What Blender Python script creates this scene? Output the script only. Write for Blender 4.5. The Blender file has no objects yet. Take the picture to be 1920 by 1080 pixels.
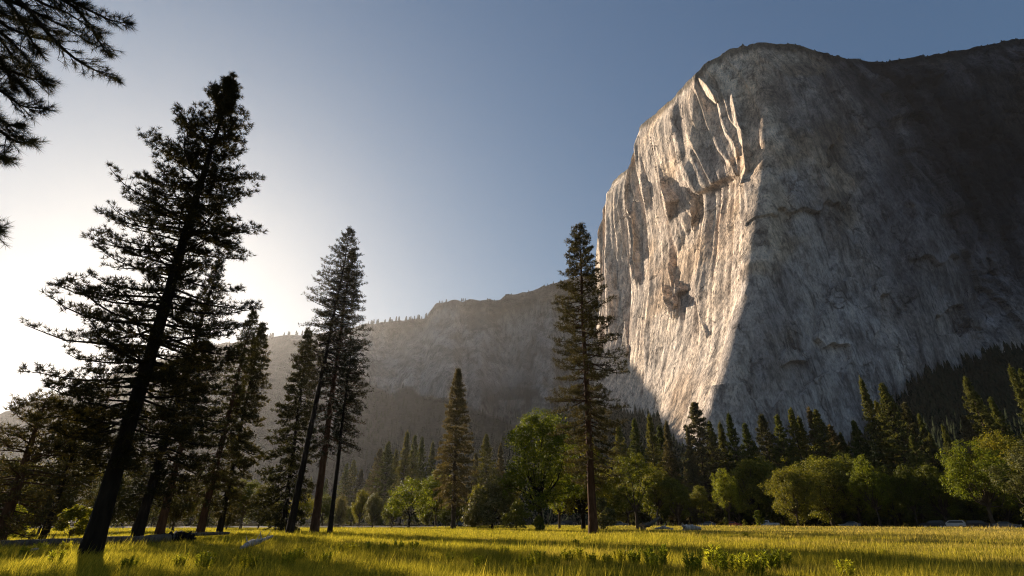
import bpy, math, random
import numpy as np
from math import radians, sin, cos, tan, pi

# ------------------------------------------------------------------ camera, sky, sun, exposure
scene = bpy.context.scene
COL = scene.collection
EYE = 1.7
PITCH = math.radians(24.5)
FOC = 960.0
cam_d = bpy.data.cameras.new("camera"); cam = bpy.data.objects.new("camera", cam_d); COL.objects.link(cam)
cam_d.sensor_width = 36.0; cam_d.lens = 18.0; cam_d.clip_start = 0.1; cam_d.clip_end = 60000
cam.location = (0, 0, EYE); cam.rotation_euler = (pi / 2 + PITCH, 0, 0)
scene.camera = cam

SUN_AZ = math.radians(-37.0)      # measured from +Y towards +X
SUN_EL = math.radians(19.0)
world = bpy.data.worlds.new("World"); scene.world = world; world.use_nodes = True
wn = world.node_tree.nodes; wl = world.node_tree.links
sky = wn.new("ShaderNodeTexSky"); sky.sky_type = 'NISHITA'; sky.sun_disc = False
sky.sun_elevation = SUN_EL; sky.sun_rotation = SUN_AZ
sky.altitude = 1200; sky.air_density = 1.0; sky.dust_density = 1.6; sky.ozone_density = 1.2
bg = wn["Background"]; bg.inputs[1].default_value = 0.067
# roll the aureole off softly, as film does, and keep the zenith a deep clear blue
def _vm(op, a, b):
    n = wn.new("ShaderNodeVectorMath"); n.operation = op
    for i, v in enumerate((a, b)):
        if isinstance(v, tuple): n.inputs[i].default_value = v
        else: wl.new(v, n.inputs[i])
    return n.outputs[0]
c1 = _vm('MULTIPLY', sky.outputs[0], (.74, .91, 1.12))
c2 = _vm('ADD', _vm('MULTIPLY', c1, (.145, .150, .158)), (1, 1, 1))
wl.new(_vm('DIVIDE', c1, c2), bg.inputs[0])

sd = bpy.data.lights.new("sun", 'SUN'); sd.energy = 5.0; sd.angle = radians(0.5); sd.color = (1.0, 0.86, 0.68)
sun = bpy.data.objects.new("sun", sd); COL.objects.link(sun)
SDIR = np.array([sin(SUN_AZ) * cos(SUN_EL), cos(SUN_AZ) * cos(SUN_EL), sin(SUN_EL)])
import mathutils
sun.rotation_euler = mathutils.Vector(SDIR).to_track_quat('Z', 'Y').to_euler()
sun.location = (0, 0, 60)

scene.view_settings.view_transform = 'Standard'; scene.view_settings.look = 'None'
scene.view_settings.gamma = 1.0; scene.view_settings.use_curve_mapping = False
scene.view_settings.exposure = 1.15
scene.render.engine = 'CYCLES'
scene.cycles.max_bounces = 6; scene.cycles.volume_bounces = 0; scene.cycles.transparent_max_bounces = 6
scene.cycles.use_denoising = True; scene.cycles.denoising_prefilter = 'NONE'; scene.cycles.filter_width = 1.1

# ------------------------------------------------------------------ picture <-> place
def ray(px, py):
    px = np.asarray(px, float); py = np.asarray(py, float)
    r = px - 960; u = 540 - py
    return r, FOC * cos(PITCH) - u * sin(PITCH), FOC * sin(PITCH) + u * cos(PITCH)
def at(px, py, R):
    """point at horizontal distance R seen in direction px,py"""
    r, f, u = ray(px, py); h = np.sqrt(r * r + f * f)
    return np.stack([R * r / h, R * f / h, EYE + R * u / h], -1)
def on_ground(px, R, py=985):
    p = at(px, py, R); return float(p[0]), float(p[1])
def px_of(P):
    x, y, z = P[..., 0], P[..., 1], P[..., 2] - EYE
    d = y * cos(PITCH) + z * sin(PITCH); v = -y * sin(PITCH) + z * cos(PITCH)
    return 960 + FOC * x / d, 540 - FOC * v / d

# ------------------------------------------------------------------ noise
def _h(ix, iy, seed):
    n = (ix.astype(np.int64) * 374761393 + iy.astype(np.int64) * 668265263 + seed * 1442695041) & 0xffffffff
    n = ((n ^ (n >> 13)) * 1274126177) & 0xffffffff
    return ((n ^ (n >> 16)) & 0xffff) / 65535.0
def vn(x, y, seed=0):
    x = np.asarray(x, float); y = np.asarray(y, float)
    ix = np.floor(x); iy = np.floor(y); fx = x - ix; fy = y - iy
    fx = fx * fx * (3 - 2 * fx); fy = fy * fy * (3 - 2 * fy)
    a = _h(ix, iy, seed); b = _h(ix + 1, iy, seed); c = _h(ix, iy + 1, seed); d = _h(ix + 1, iy + 1, seed)
    return (a + (b - a) * fx) * (1 - fy) + (c + (d - c) * fx) * fy
def fbm(x, y, seed=0, o=4):
    s = 0; a = .5; t = 0
    for i in range(o):
        s = s + a * vn(x * 2 ** i, y * 2 ** i, seed + i * 17); t += a; a *= .5
    return s / t
def sst(a, b, x):
    t = np.clip((x - a) / (b - a), 0, 1); return t * t * (3 - 2 * t)

# ------------------------------------------------------------------ mesh helpers
def make_mesh(name, V, F, mat=None, smooth=False, mats=None, midx=None):
    V = np.ascontiguousarray(V, dtype=np.float32); F = np.asarray(F, dtype=np.int32)
    k = F.shape[1]; me = bpy.data.meshes.new(name)
    me.vertices.add(len(V)); me.vertices.foreach_set("co", V.ravel())
    me.loops.add(F.size); me.loops.foreach_set("vertex_index", F.ravel())
    me.polygons.add(len(F)); me.polygons.foreach_set("loop_start", np.arange(len(F), dtype=np.int32) * k)
    if smooth: me.polygons.foreach_set("use_smooth", np.ones(len(F), dtype=bool))
    me.update(calc_edges=True)
    if mat: me.materials.append(mat)
    return me
def link(name, me, parent=None, loc=(0, 0, 0), rz=0.0):
    o = bpy.data.objects.new(name, me); COL.objects.link(o)
    o.location = loc; o.rotation_euler = (0, 0, rz)
    if parent is not None: o.parent = parent
    return o
def tag(o, label=None, cat=None, group=None, kind=None):
    if label: o["label"] = label
    if cat: o["category"] = cat
    if group: o["group"] = group
    if kind: o["kind"] = kind
    return o
def thing(name, label, cat, loc=(0, 0, 0), rz=0, group=None):
    o = bpy.data.objects.new(name, None); COL.objects.link(o)
    o.location = loc; o.rotation_euler = (0, 0, rz)
    return tag(o, label, cat, group)
def copy_thing(root, name, loc, rz, scale, label, group=None):
    r = root.copy(); r.name = name; COL.objects.link(r)
    r.location = loc; r.rotation_euler = (0, 0, rz); r.scale = scale
    r["label"] = label
    if group: r["group"] = group
    for ch in root.children:
        c = ch.copy(); COL.objects.link(c); c.parent = r
        for g in ch.children:
            d = g.copy(); COL.objects.link(d); d.parent = c
    return r

class Geo:
    """collects triangles"""
    def __init__(s): s.v = []; s.f = []; s.n = 0
    def add(s, V, F):
        V = np.asarray(V, float); F = np.asarray(F, int)
        if F.shape[1] == 4: F = np.concatenate([F[:, [0, 1, 2]], F[:, [0, 2, 3]]])
        s.v.append(V); s.f.append(F + s.n); s.n += len(V)
    def tube(s, P, R, sides=6, cap=True):
        P = np.asarray(P, float); n = len(P); R = np.asarray(R, float)
        T = np.gradient(P, axis=0); T /= np.linalg.norm(T, axis=1)[:, None] + 1e-9
        ref = np.where(np.abs(T[:, 2:3]) > .9, np.array([[1., 0, 0]]), np.array([[0, 0, 1.]]))
        if abs(T[0, 2]) > .7: ref = np.tile([[1., 0.1, 0]], (n, 1))
        A = np.cross(T, ref); A /= np.linalg.norm(A, axis=1)[:, None] + 1e-9
        B = np.cross(T, A)
        a = np.arange(sides) * 2 * pi / sides
        V = P[:, None] + R[:, None, None] * (np.cos(a)[None, :, None] * A[:, None] + np.sin(a)[None, :, None] * B[:, None])
        V = V.reshape(-1, 3)
        i = np.arange(n - 1)[:, None] * sides; j = np.arange(sides)[None]
        k = (j + 1) % sides
        F = np.stack([i + j, i + k, i + k + sides, i + j + sides], -1).reshape(-1, 4)
        s.add(V, F)
        if cap:
            V2 = np.concatenate([V[:sides], P[:1]]); s.add(V2, [[(q + 1) % sides, q, sides] for q in range(sides)])
            V2 = np.concatenate([V[-sides:], P[-1:]]); s.add(V2, [[q, (q + 1) % sides, sides] for q in range(sides)])
    def blades(s, C, D, W, L, rng):
        """one narrow triangle per centre"""
        n = len(C); D = D / (np.linalg.norm(D, axis=1)[:, None] + 1e-9)
        S = np.cross(D, rng.normal(size=(n, 3))); S /= np.linalg.norm(S, axis=1)[:, None] + 1e-9
        W = np.broadcast_to(W, n)[:, None]; L = np.broadcast_to(L, n)[:, None]
        V = np.stack([C - S * W * .5, C + S * W * .5, C + D * L], 1).reshape(-1, 3)
        s.add(V, np.arange(3 * n).reshape(-1, 3))
    def leaves(s, C, N, size, rng):
        """one rhombic leaf spray per centre, about facing N"""
        n = len(C); N = N / (np.linalg.norm(N, axis=1)[:, None] + 1e-9)
        A = np.cross(N, rng.normal(size=(n, 3))); A /= np.linalg.norm(A, axis=1)[:, None] + 1e-9
        B = np.cross(N, A); z = np.broadcast_to(size, n)[:, None]
        V = np.stack([C - A * z * .55, C - B * z * .33, C + A * z * .55, C + B * z * .33 + N * z * .12], 1).reshape(-1, 3)
        q = np.arange(n)[:, None] * 4
        s.add(V, np.concatenate([q + [0, 1, 2], q + [0, 2, 3]]))
    def mesh(s, name, mat, smooth=False):
        return make_mesh(name, np.concatenate(s.v), np.concatenate(s.f), mat, smooth)
    def box(s, lo, hi):
        x0, y0, z0 = lo; x1, y1, z1 = hi
        V = [(x0, y0, z0), (x1, y0, z0), (x1, y1, z0), (x0, y1, z0), (x0, y0, z1), (x1, y0, z1), (x1, y1, z1), (x0, y1, z1)]
        s.add(V, [(0, 3, 2, 1), (4, 5, 6, 7), (0, 1, 5, 4), (1, 2, 6, 5), (2, 3, 7, 6), (3, 0, 4, 7)])

# ------------------------------------------------------------------ materials
def new_mat(name):
    m = bpy.data.materials.new(name); m.use_nodes = True
    nt = m.node_tree; nt.nodes.clear()
    out = nt.nodes.new("ShaderNodeOutputMaterial")
    return m, nt, out
def N(nt, t, **kw):
    n = nt.nodes.new(t)
    for k, v in kw.items():
        if k.startswith("i_"): n.inputs[k[2:].replace("_", " ")].default_value = v
        else: setattr(n, k, v)
    return n
def noise_node(nt, vec, scale, detail=4, rough=.55, mapscale=(1, 1, 1), rot=(0, 0, 0)):
    mp = N(nt, "ShaderNodeMapping"); mp.inputs["Scale"].default_value = mapscale; mp.inputs["Rotation"].default_value = rot
    nt.links.new(vec, mp.inputs[0])
    n = N(nt, "ShaderNodeTexNoise"); n.inputs["Scale"].default_value = scale; n.inputs["Detail"].default_value = detail
    n.inputs["Roughness"].default_value = rough
    nt.links.new(mp.outputs[0], n.inputs["Vector"]); return n
def ramp(nt, fac, stops):
    r = N(nt, "ShaderNodeValToRGB"); e = r.color_ramp.elements
    while len(e) > 1: e.remove(e[0])
    for i, (p, c) in enumerate(stops):
        q = e[0] if i == 0 else e.new(p)
        q.position = p; q.color = (*c, 1) if len(c) == 3 else c
    nt.links.new(fac, r.inputs[0]); return r
def mix(nt, fac, a, b, mode='MIX'):
    m = N(nt, "ShaderNodeMix", data_type='RGBA', blend_type=mode)
    for s, v in ((0, fac), (6, a), (7, b)):
        if isinstance(v, (int, float)): m.inputs[s].default_value = v
        elif isinstance(v, tuple): m.inputs[s].default_value = (*v, 1)
        else: nt.links.new(v, m.inputs[s])
    return m.outputs[2]

def foliage(name, c1, c2, c3, trans=.35, rough=.6, scale=.5):
    """c1 dark, c2 usual, c3 fresh; varied per leaf, per clump and per tree"""
    m, nt, out = new_mat(name)
    geo = N(nt, "ShaderNodeNewGeometry"); oi = N(nt, "ShaderNodeObjectInfo"); tc = N(nt, "ShaderNodeTexCoord")
    r1 = ramp(nt, geo.outputs["Random Per Island"], [(0, c1), (.5, c2), (1, c3)])
    nz = noise_node(nt, tc.outputs["Object"], scale, 3)
    r2 = ramp(nt, nz.outputs[0], [(.3, (.6, .6, .6)), (.7, (1.25, 1.2, 1.1))])
    c = mix(nt, 1.0, r1.outputs[0], r2.outputs[0], 'MULTIPLY')
    r3 = ramp(nt, oi.outputs["Random"], [(0, (.6, .68, .62)), (.5, (1, 1, 1)), (1, (1.25, 1.12, .9))])
    c = mix(nt, 1.0, c, r3.outputs[0], 'MULTIPLY')
    d = N(nt, "ShaderNodeBsdfPrincipled"); d.inputs["Roughness"].default_value = rough
    d.inputs["Specular IOR Level"].default_value = .08
    t = N(nt, "ShaderNodeBsdfTranslucent"); nt.links.new(c, d.inputs["Base Color"]); 
    tcx = mix(nt, 1.0, c, (1.5, 1.45, .6), 'MULTIPLY'); nt.links.new(tcx, t.inputs[0])
    ms = N(nt, "ShaderNodeMixShader"); ms.inputs[0].default_value = trans
    nt.links.new(d.outputs[0], ms.inputs[1]); nt.links.new(t.outputs[0], ms.inputs[2]); nt.links.new(ms.outputs[0], out.inputs[0])
    return m
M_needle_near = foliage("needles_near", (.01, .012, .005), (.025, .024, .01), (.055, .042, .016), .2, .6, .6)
M_needle_brown = foliage("needles_brown", (.07, .062, .038), (.14, .12, .075), (.22, .18, .115), .25, .6, .4)
M_needle = foliage("needles", (.055, .065, .024), (.12, .125, .043), (.19, .175, .065), .3, .6, .3)
M_needle_dark = foliage("needles_dark", (.028, .028, .013), (.065, .058, .026), (.12, .095, .042), .25, .6, .4)
M_needle_green = foliage("needles_green", (0.061, 0.074, 0.024), (0.121, 0.135, 0.043), (0.203, 0.182, 0.057), .28, .6, .25)
M_leaf = foliage("leaves", (.07, .085, .016), (.15, .155, .028), (.24, .22, .042), .38, .5, .35)
M_leaf_bright = foliage("leaves_bright", (.085, .105, .016), (.18, .195, .024), (.28, .265, .036), .5, .5, .35)
M_grey_leaf = foliage("leaves_grey", (.07, .075, .03), (.15, .14, .06), (.23, .2, .09), .3, .5, .35)
M_herb = foliage("herb_leaves", (.16, .18, .03), (.32, .32, .04), (.46, .42, .06), .55, .45, 1.0)

def bark(name, c1, c2, sc=3.0):
    m, nt, out = new_mat(name); tc = N(nt, "ShaderNodeTexCoord")
    n = noise_node(nt, tc.outputs["Object"], sc, 6, .65, (1, 1, .22))
    v = N(nt, "ShaderNodeTexVoronoi"); v.inputs["Scale"].default_value = sc * 1.6
    mp = N(nt, "ShaderNodeMapping"); mp.inputs["Scale"].default_value = (1, 1, .25); nt.links.new(tc.outputs["Object"], mp.inputs[0]); nt.links.new(mp.outputs[0], v.inputs["Vector"])
    c = ramp(nt, n.outputs[0], [(.3, c1), (.7, c2)])
    p = N(nt, "ShaderNodeBsdfPrincipled"); p.inputs["Roughness"].default_value = .95; p.inputs["Specular IOR Level"].default_value = .08
    nt.links.new(c.outputs[0], p.inputs["Base Color"])
    b = N(nt, "ShaderNodeBump"); b.inputs["Strength"].default_value = .9; b.inputs["Distance"].default_value = .06
    nt.links.new(v.outputs[0], b.inputs["Height"]); nt.links.new(b.outputs[0], p.inputs["Normal"])
    nt.links.new(p.outputs[0], out.inputs[0]); return m
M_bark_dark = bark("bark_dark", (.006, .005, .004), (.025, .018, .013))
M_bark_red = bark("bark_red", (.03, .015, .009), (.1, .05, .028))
M_bark = bark("bark", (.035, .026, .018), (.1, .072, .05))
M_wood_pale = bark("bleached_wood", (.1, .075, .06), (.68, .6, .52), 3)
M_wood_grey = bark("weathered_wood", (.05, .04, .03), (.16, .125, .095), 5)

def rock(name, base, tan_, dark, attr=None, scale=1.0, bump=1.0, dist=6.0):
    m, nt, out = new_mat(name); geo = N(nt, "ShaderNodeNewGeometry"); P = geo.outputs["Position"]
    big = noise_node(nt, P, .006 * scale, 6, .62, (1, 1, .5), (0, .15, 0))
    streak = noise_node(nt, P, .03 * scale, 7, .68, (1, 1, .14), (0, .14, 0))
    fine = noise_node(nt, P, .06 * scale, 10, .72, (1, 1, .45), (0, .3, 0))
    c = ramp(nt, big.outputs[0], [(.32, dark), (.5, base), (.68, tan_)]).outputs[0]
    s = ramp(nt, streak.outputs[0], [(.38, (.62, .62, .63)), (.47, (.95, .95, .95)), (.56, (1, 1, 1)), (.66, (1.15, 1.14, 1.12))]).outputs[0]
    c = mix(nt, 1.0, c, s, 'MULTIPLY')
    f = ramp(nt, fine.outputs[0], [(.36, (.42, .42, .43)), (.5, (1, 1, 1)), (.64, (1.32, 1.3, 1.28))]).outputs[0]
    c = mix(nt, 1.0, c, f, 'MULTIPLY')
    grit = noise_node(nt, P, .3 * scale, 5, .75, (1, 1, .5), (0, .2, 0)); gr_ = ramp(nt, grit.outputs[0], [(.36, (.6, .6, .61)), (.5, (1, 1, 1)), (.64, (1.3, 1.29, 1.28))]).outputs[0]
    c = mix(nt, 1.0, c, gr_, 'MULTIPLY')
    line = noise_node(nt, P, .22 * scale, 4, .6, (1, 1, .045), (0, .1, 0)); ln_ = ramp(nt, line.outputs[0], [(.36, (.55, .55, .57)), (.44, (1, 1, 1)), (.6, (1, 1, 1)), (.68, (1.25, 1.24, 1.22))]).outputs[0]
    c = mix(nt, 1.0, c, ln_, 'MULTIPLY')
    # cracks: warped cell borders, drawn out along the wall
    wp = N(nt, "ShaderNodeMix", data_type='VECTOR'); wp.inputs[0].default_value = .35
    big2 = noise_node(nt, P, .02 * scale, 5, .6); sc_ = N(nt, "ShaderNodeVectorMath", operation='MULTIPLY_ADD')
    sc_.inputs[1].default_value = (90 / scale,) * 3; nt.links.new(big2.outputs[1], sc_.inputs[0]); nt.links.new(P, sc_.inputs[2])
    mp = N(nt, "ShaderNodeMapping"); mp.inputs["Scale"].default_value = (1, 1, .38); mp.inputs["Rotation"].default_value = (0, .35, 0); nt.links.new(sc_.outputs[0], mp.inputs[0])
    vo = N(nt, "ShaderNodeTexVoronoi", feature='DISTANCE_TO_EDGE'); vo.inputs["Scale"].default_value = .013 * scale; nt.links.new(mp.outputs[0], vo.inputs["Vector"])
    cr = ramp(nt, vo.outputs[0], [(0, (.42, .42, .42)), (.035, (1, 1, 1))]).outputs[0]
    crm = ramp(nt, big2.outputs[0], [(.42, (0, 0, 0)), (.58, (1, 1, 1))]).outputs[0]
    cm = mix(nt, crm, (1, 1, 1), cr); c = mix(nt, 1.0, c, cm, 'MULTIPLY')
    blot = noise_node(nt, P, .014 * scale, 8, .68, (1, 1, .6), (0, .5, 0)); bl_ = ramp(nt, blot.outputs[0], [(.36, (.62, .6, .6)), (.48, (.95, .95, .96)), (.56, (1.0, .97, .93)), (.66, (1.25, 1.24, 1.22))]).outputs[0]
    c = mix(nt, 1.0, c, bl_, 'MULTIPLY')
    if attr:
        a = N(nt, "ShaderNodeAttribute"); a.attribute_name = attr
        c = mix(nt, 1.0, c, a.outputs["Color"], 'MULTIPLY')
    p = N(nt, "ShaderNodeBsdfPrincipled"); p.inputs["Roughness"].default_value = .9; p.inputs["Specular IOR Level"].default_value = .15
    nt.links.new(c, p.inputs["Base Color"])
    b = N(nt, "ShaderNodeBump"); b.inputs["Strength"].default_value = bump; b.inputs["Distance"].default_value = dist
    nt.links.new(fine.outputs[0], b.inputs["Height"])
    b3 = N(nt, "ShaderNodeBump"); b3.inputs["Strength"].default_value = bump; b3.inputs["Distance"].default_value = dist * .8
    nt.links.new(cm, b3.inputs["Height"]); nt.links.new(b3.outputs[0], b.inputs["Normal"])
    b2 = N(nt, "ShaderNodeBump"); b2.inputs["Strength"].default_value = bump; b2.inputs["Distance"].default_value = dist * 1.4
    nt.links.new(streak.outputs[0], b2.inputs["Height"]); nt.links.new(b.outputs[0], b2.inputs["Normal"])
    nt.links.new(b2.outputs[0], p.inputs["Normal"]); nt.links.new(p.outputs[0], out.inputs[0])
    return m
M_granite = rock("granite", (.68, .565, .46), (.72, .58, .455), (.6, .51, .43), "rock_tint")
M_far_rock = rock("far_granite", (.28, .265, .25), (.33, .31, .29), (.15, .145, .14), "rock_tint", .6)

def forest_floor(name, c1, c2, sc):
    m, nt, out = new_mat(name); geo = N(nt, "ShaderNodeNewGeometry")
    n = noise_node(nt, geo.outputs["Position"], sc, 8, .7)
    c = ramp(nt, n.outputs[0], [(.35, c1), (.65, c2)])
    p = N(nt, "ShaderNodeBsdfPrincipled"); p.inputs["Roughness"].default_value = 1; p.inputs["Specular IOR Level"].default_value = 0
    nt.links.new(c.outputs[0], p.inputs["Base Color"])
    b = N(nt, "ShaderNodeBump"); b.inputs["Strength"].default_value = 1; b.inputs["Distance"].default_value = .15 / sc
    nt.links.new(n.outputs[0], b.inputs["Height"]); nt.links.new(b.outputs[0], p.inputs["Normal"])
    nt.links.new(p.outputs[0], out.inputs[0]); return m
M_talus = forest_floor("brush_and_talus", (.012, .016, .009), (.035, .036, .022), .03)

M_far_tree = forest_floor("far_conifers", (.012, .016, .009), (.03, .034, .018), .05)
# ------------------------------------------------------------------ the ground
# road along the far edge of the meadow
def road_y(x): return 176 - np.where(x > 0, .0046, .0005) * x * x
def ground_h(x, y):
    R = np.hypot(x, y)
    g = .35 * (fbm(x * .03 + 9, y * .03 + 4, 3, 3) - .5) + .16 * (fbm(x * .25, y * .25, 8, 3) - .5)
    rise = .7 * np.exp(-((y - road_y(x) + 24) / 11.) ** 2) * sst(-40, 20, x) * (.6 + .8 * fbm(x * .05, y * 0, 6, 3))
    return g * (1 - sst(150, 260, R)) * sst(2, 12, R) + rise
def build_ground():
    m, nt, out = new_mat("meadow_soil"); geo = N(nt, "ShaderNodeNewGeometry"); P = geo.outputs["Position"]
    a = noise_node(nt, P, .06, 5, .6, (1, 2.2, 1)); b = noise_node(nt, P, 3.0, 6, .7)
    c = ramp(nt, a.outputs[0], [(.35, (.1, .1, .02)), (.5, (.2, .18, .04)), (.68, (.28, .21, .08))]).outputs[0]
    d = ramp(nt, b.outputs[0], [(.3, (.45, .45, .4)), (.7, (1.2, 1.2, 1.1))]).outputs[0]
    c = mix(nt, 1.0, c, d, 'MULTIPLY')
    sep = N(nt, "ShaderNodeVectorMath", operation='LENGTH'); nt.links.new(P, sep.inputs[0])
    far = N(nt, "ShaderNodeMapRange"); far.inputs[1].default_value = 190; far.inputs[2].default_value = 215
    nt.links.new(sep.outputs["Value"], far.inputs[0])
    c = mix(nt, far.outputs[0], c, (.03, .026, .016))
    p = N(nt, "ShaderNodeBsdfPrincipled"); p.inputs["Roughness"].default_value = 1; p.inputs["Specular IOR Level"].default_value = 0
    nt.links.new(c, p.inputs["Base Color"])
    bp = N(nt, "ShaderNodeBump"); bp.inputs["Strength"].default_value = 1; bp.inputs["Distance"].default_value = .25
    nt.links.new(b.outputs[0], bp.inputs["Height"]); nt.links.new(bp.outputs[0], p.inputs["Normal"])
    nt.links.new(p.outputs[0], out.inputs[0])
    xs = np.concatenate([[-6000, -3000, -1500, -800], np.linspace(-400, 400, 321), [800, 1500, 3000, 6000]])
    ys = np.concatenate([[-2000, -600, -200], np.linspace(-60, 340, 201), [500, 800, 1500, 3000, 8000]])
    X, Y = np.meshgrid(xs, ys); Z = ground_h(X, Y)
    V = np.stack([X, Y, Z], -1).reshape(-1, 3); nx = len(xs)
    i, j = np.meshgrid(np.arange(nx - 1), np.arange(len(ys) - 1)); k = (j * nx + i).ravel()
    F = np.stack([k, k + 1, k + nx + 1, k + nx], -1)
    tag(link("ground", make_mesh("ground", V, F, m, True)), "grassy meadow ground with low rises reaching the cliffs", kind="structure")
build_ground()

def build_road():
    m, nt, out = new_mat("asphalt"); geo = N(nt, "ShaderNodeNewGeometry")
    n = noise_node(nt, geo.outputs["Position"], .8, 6, .7)
    c = ramp(nt, n.outputs[0], [(.3, (.045, .043, .04)), (.7, (.085, .08, .072))])
    p = N(nt, "ShaderNodeBsdfPrincipled"); p.inputs["Roughness"].default_value = .9
    nt.links.new(c.outputs[0], p.inputs["Base Color"]); nt.links.new(p.outputs[0], out.inputs[0])
    x = np.linspace(-330, 190, 260); rows = []
    sl = np.gradient(road_y(x), x); nx_ = -sl / np.hypot(1, sl); ny_ = 1 / np.hypot(1, sl)
    for off, z in ((-6.2, .06), (-6, .2), (0, .26), (6, .2), (6.2, .06)):
        rows.append(np.stack([x + nx_ * off, road_y(x) + ny_ * off, np.full_like(x, z)], -1))
    V = np.concatenate(rows); nx = len(x)
    i, j = np.meshgrid(np.arange(nx - 1), np.arange(4)); k = (j * nx + i).ravel()
    tag(link("road", make_mesh("road", V, np.stack([k, k + 1, k + nx + 1, k + nx], -1), m, True)), "two lane park road behind the meadow", kind="structure")
    m2, nt, out = new_mat("dirt"); geo = N(nt, "ShaderNodeNewGeometry")
    n = noise_node(nt, geo.outputs["Position"], .5, 6, .7)
    c = ramp(nt, n.outputs[0], [(.3, (.22, .18, .13)), (.7, (.4, .34, .26))])
    p = N(nt, "ShaderNodeBsdfPrincipled"); p.inputs["Roughness"].default_value = 1
    nt.links.new(c.outputs[0], p.inputs["Base Color"]); nt.links.new(p.outputs[0], out.inputs[0])
    rows = [np.stack([x - nx_ * (6.3 + o), road_y(x) - ny_ * (6.3 + o) , np.full_like(x, z)], -1) for o, z in ((3.4, .12), (.4, .16))]
    V = np.concatenate(rows); k = np.arange(nx - 1)
    tag(link("path", make_mesh("path", V, np.stack([k, k + 1, k + nx + 1, k + nx], -1)[:, ::-1], m2)), "pale dirt shoulder between the meadow and the road", kind="structure")
build_road()

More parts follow.
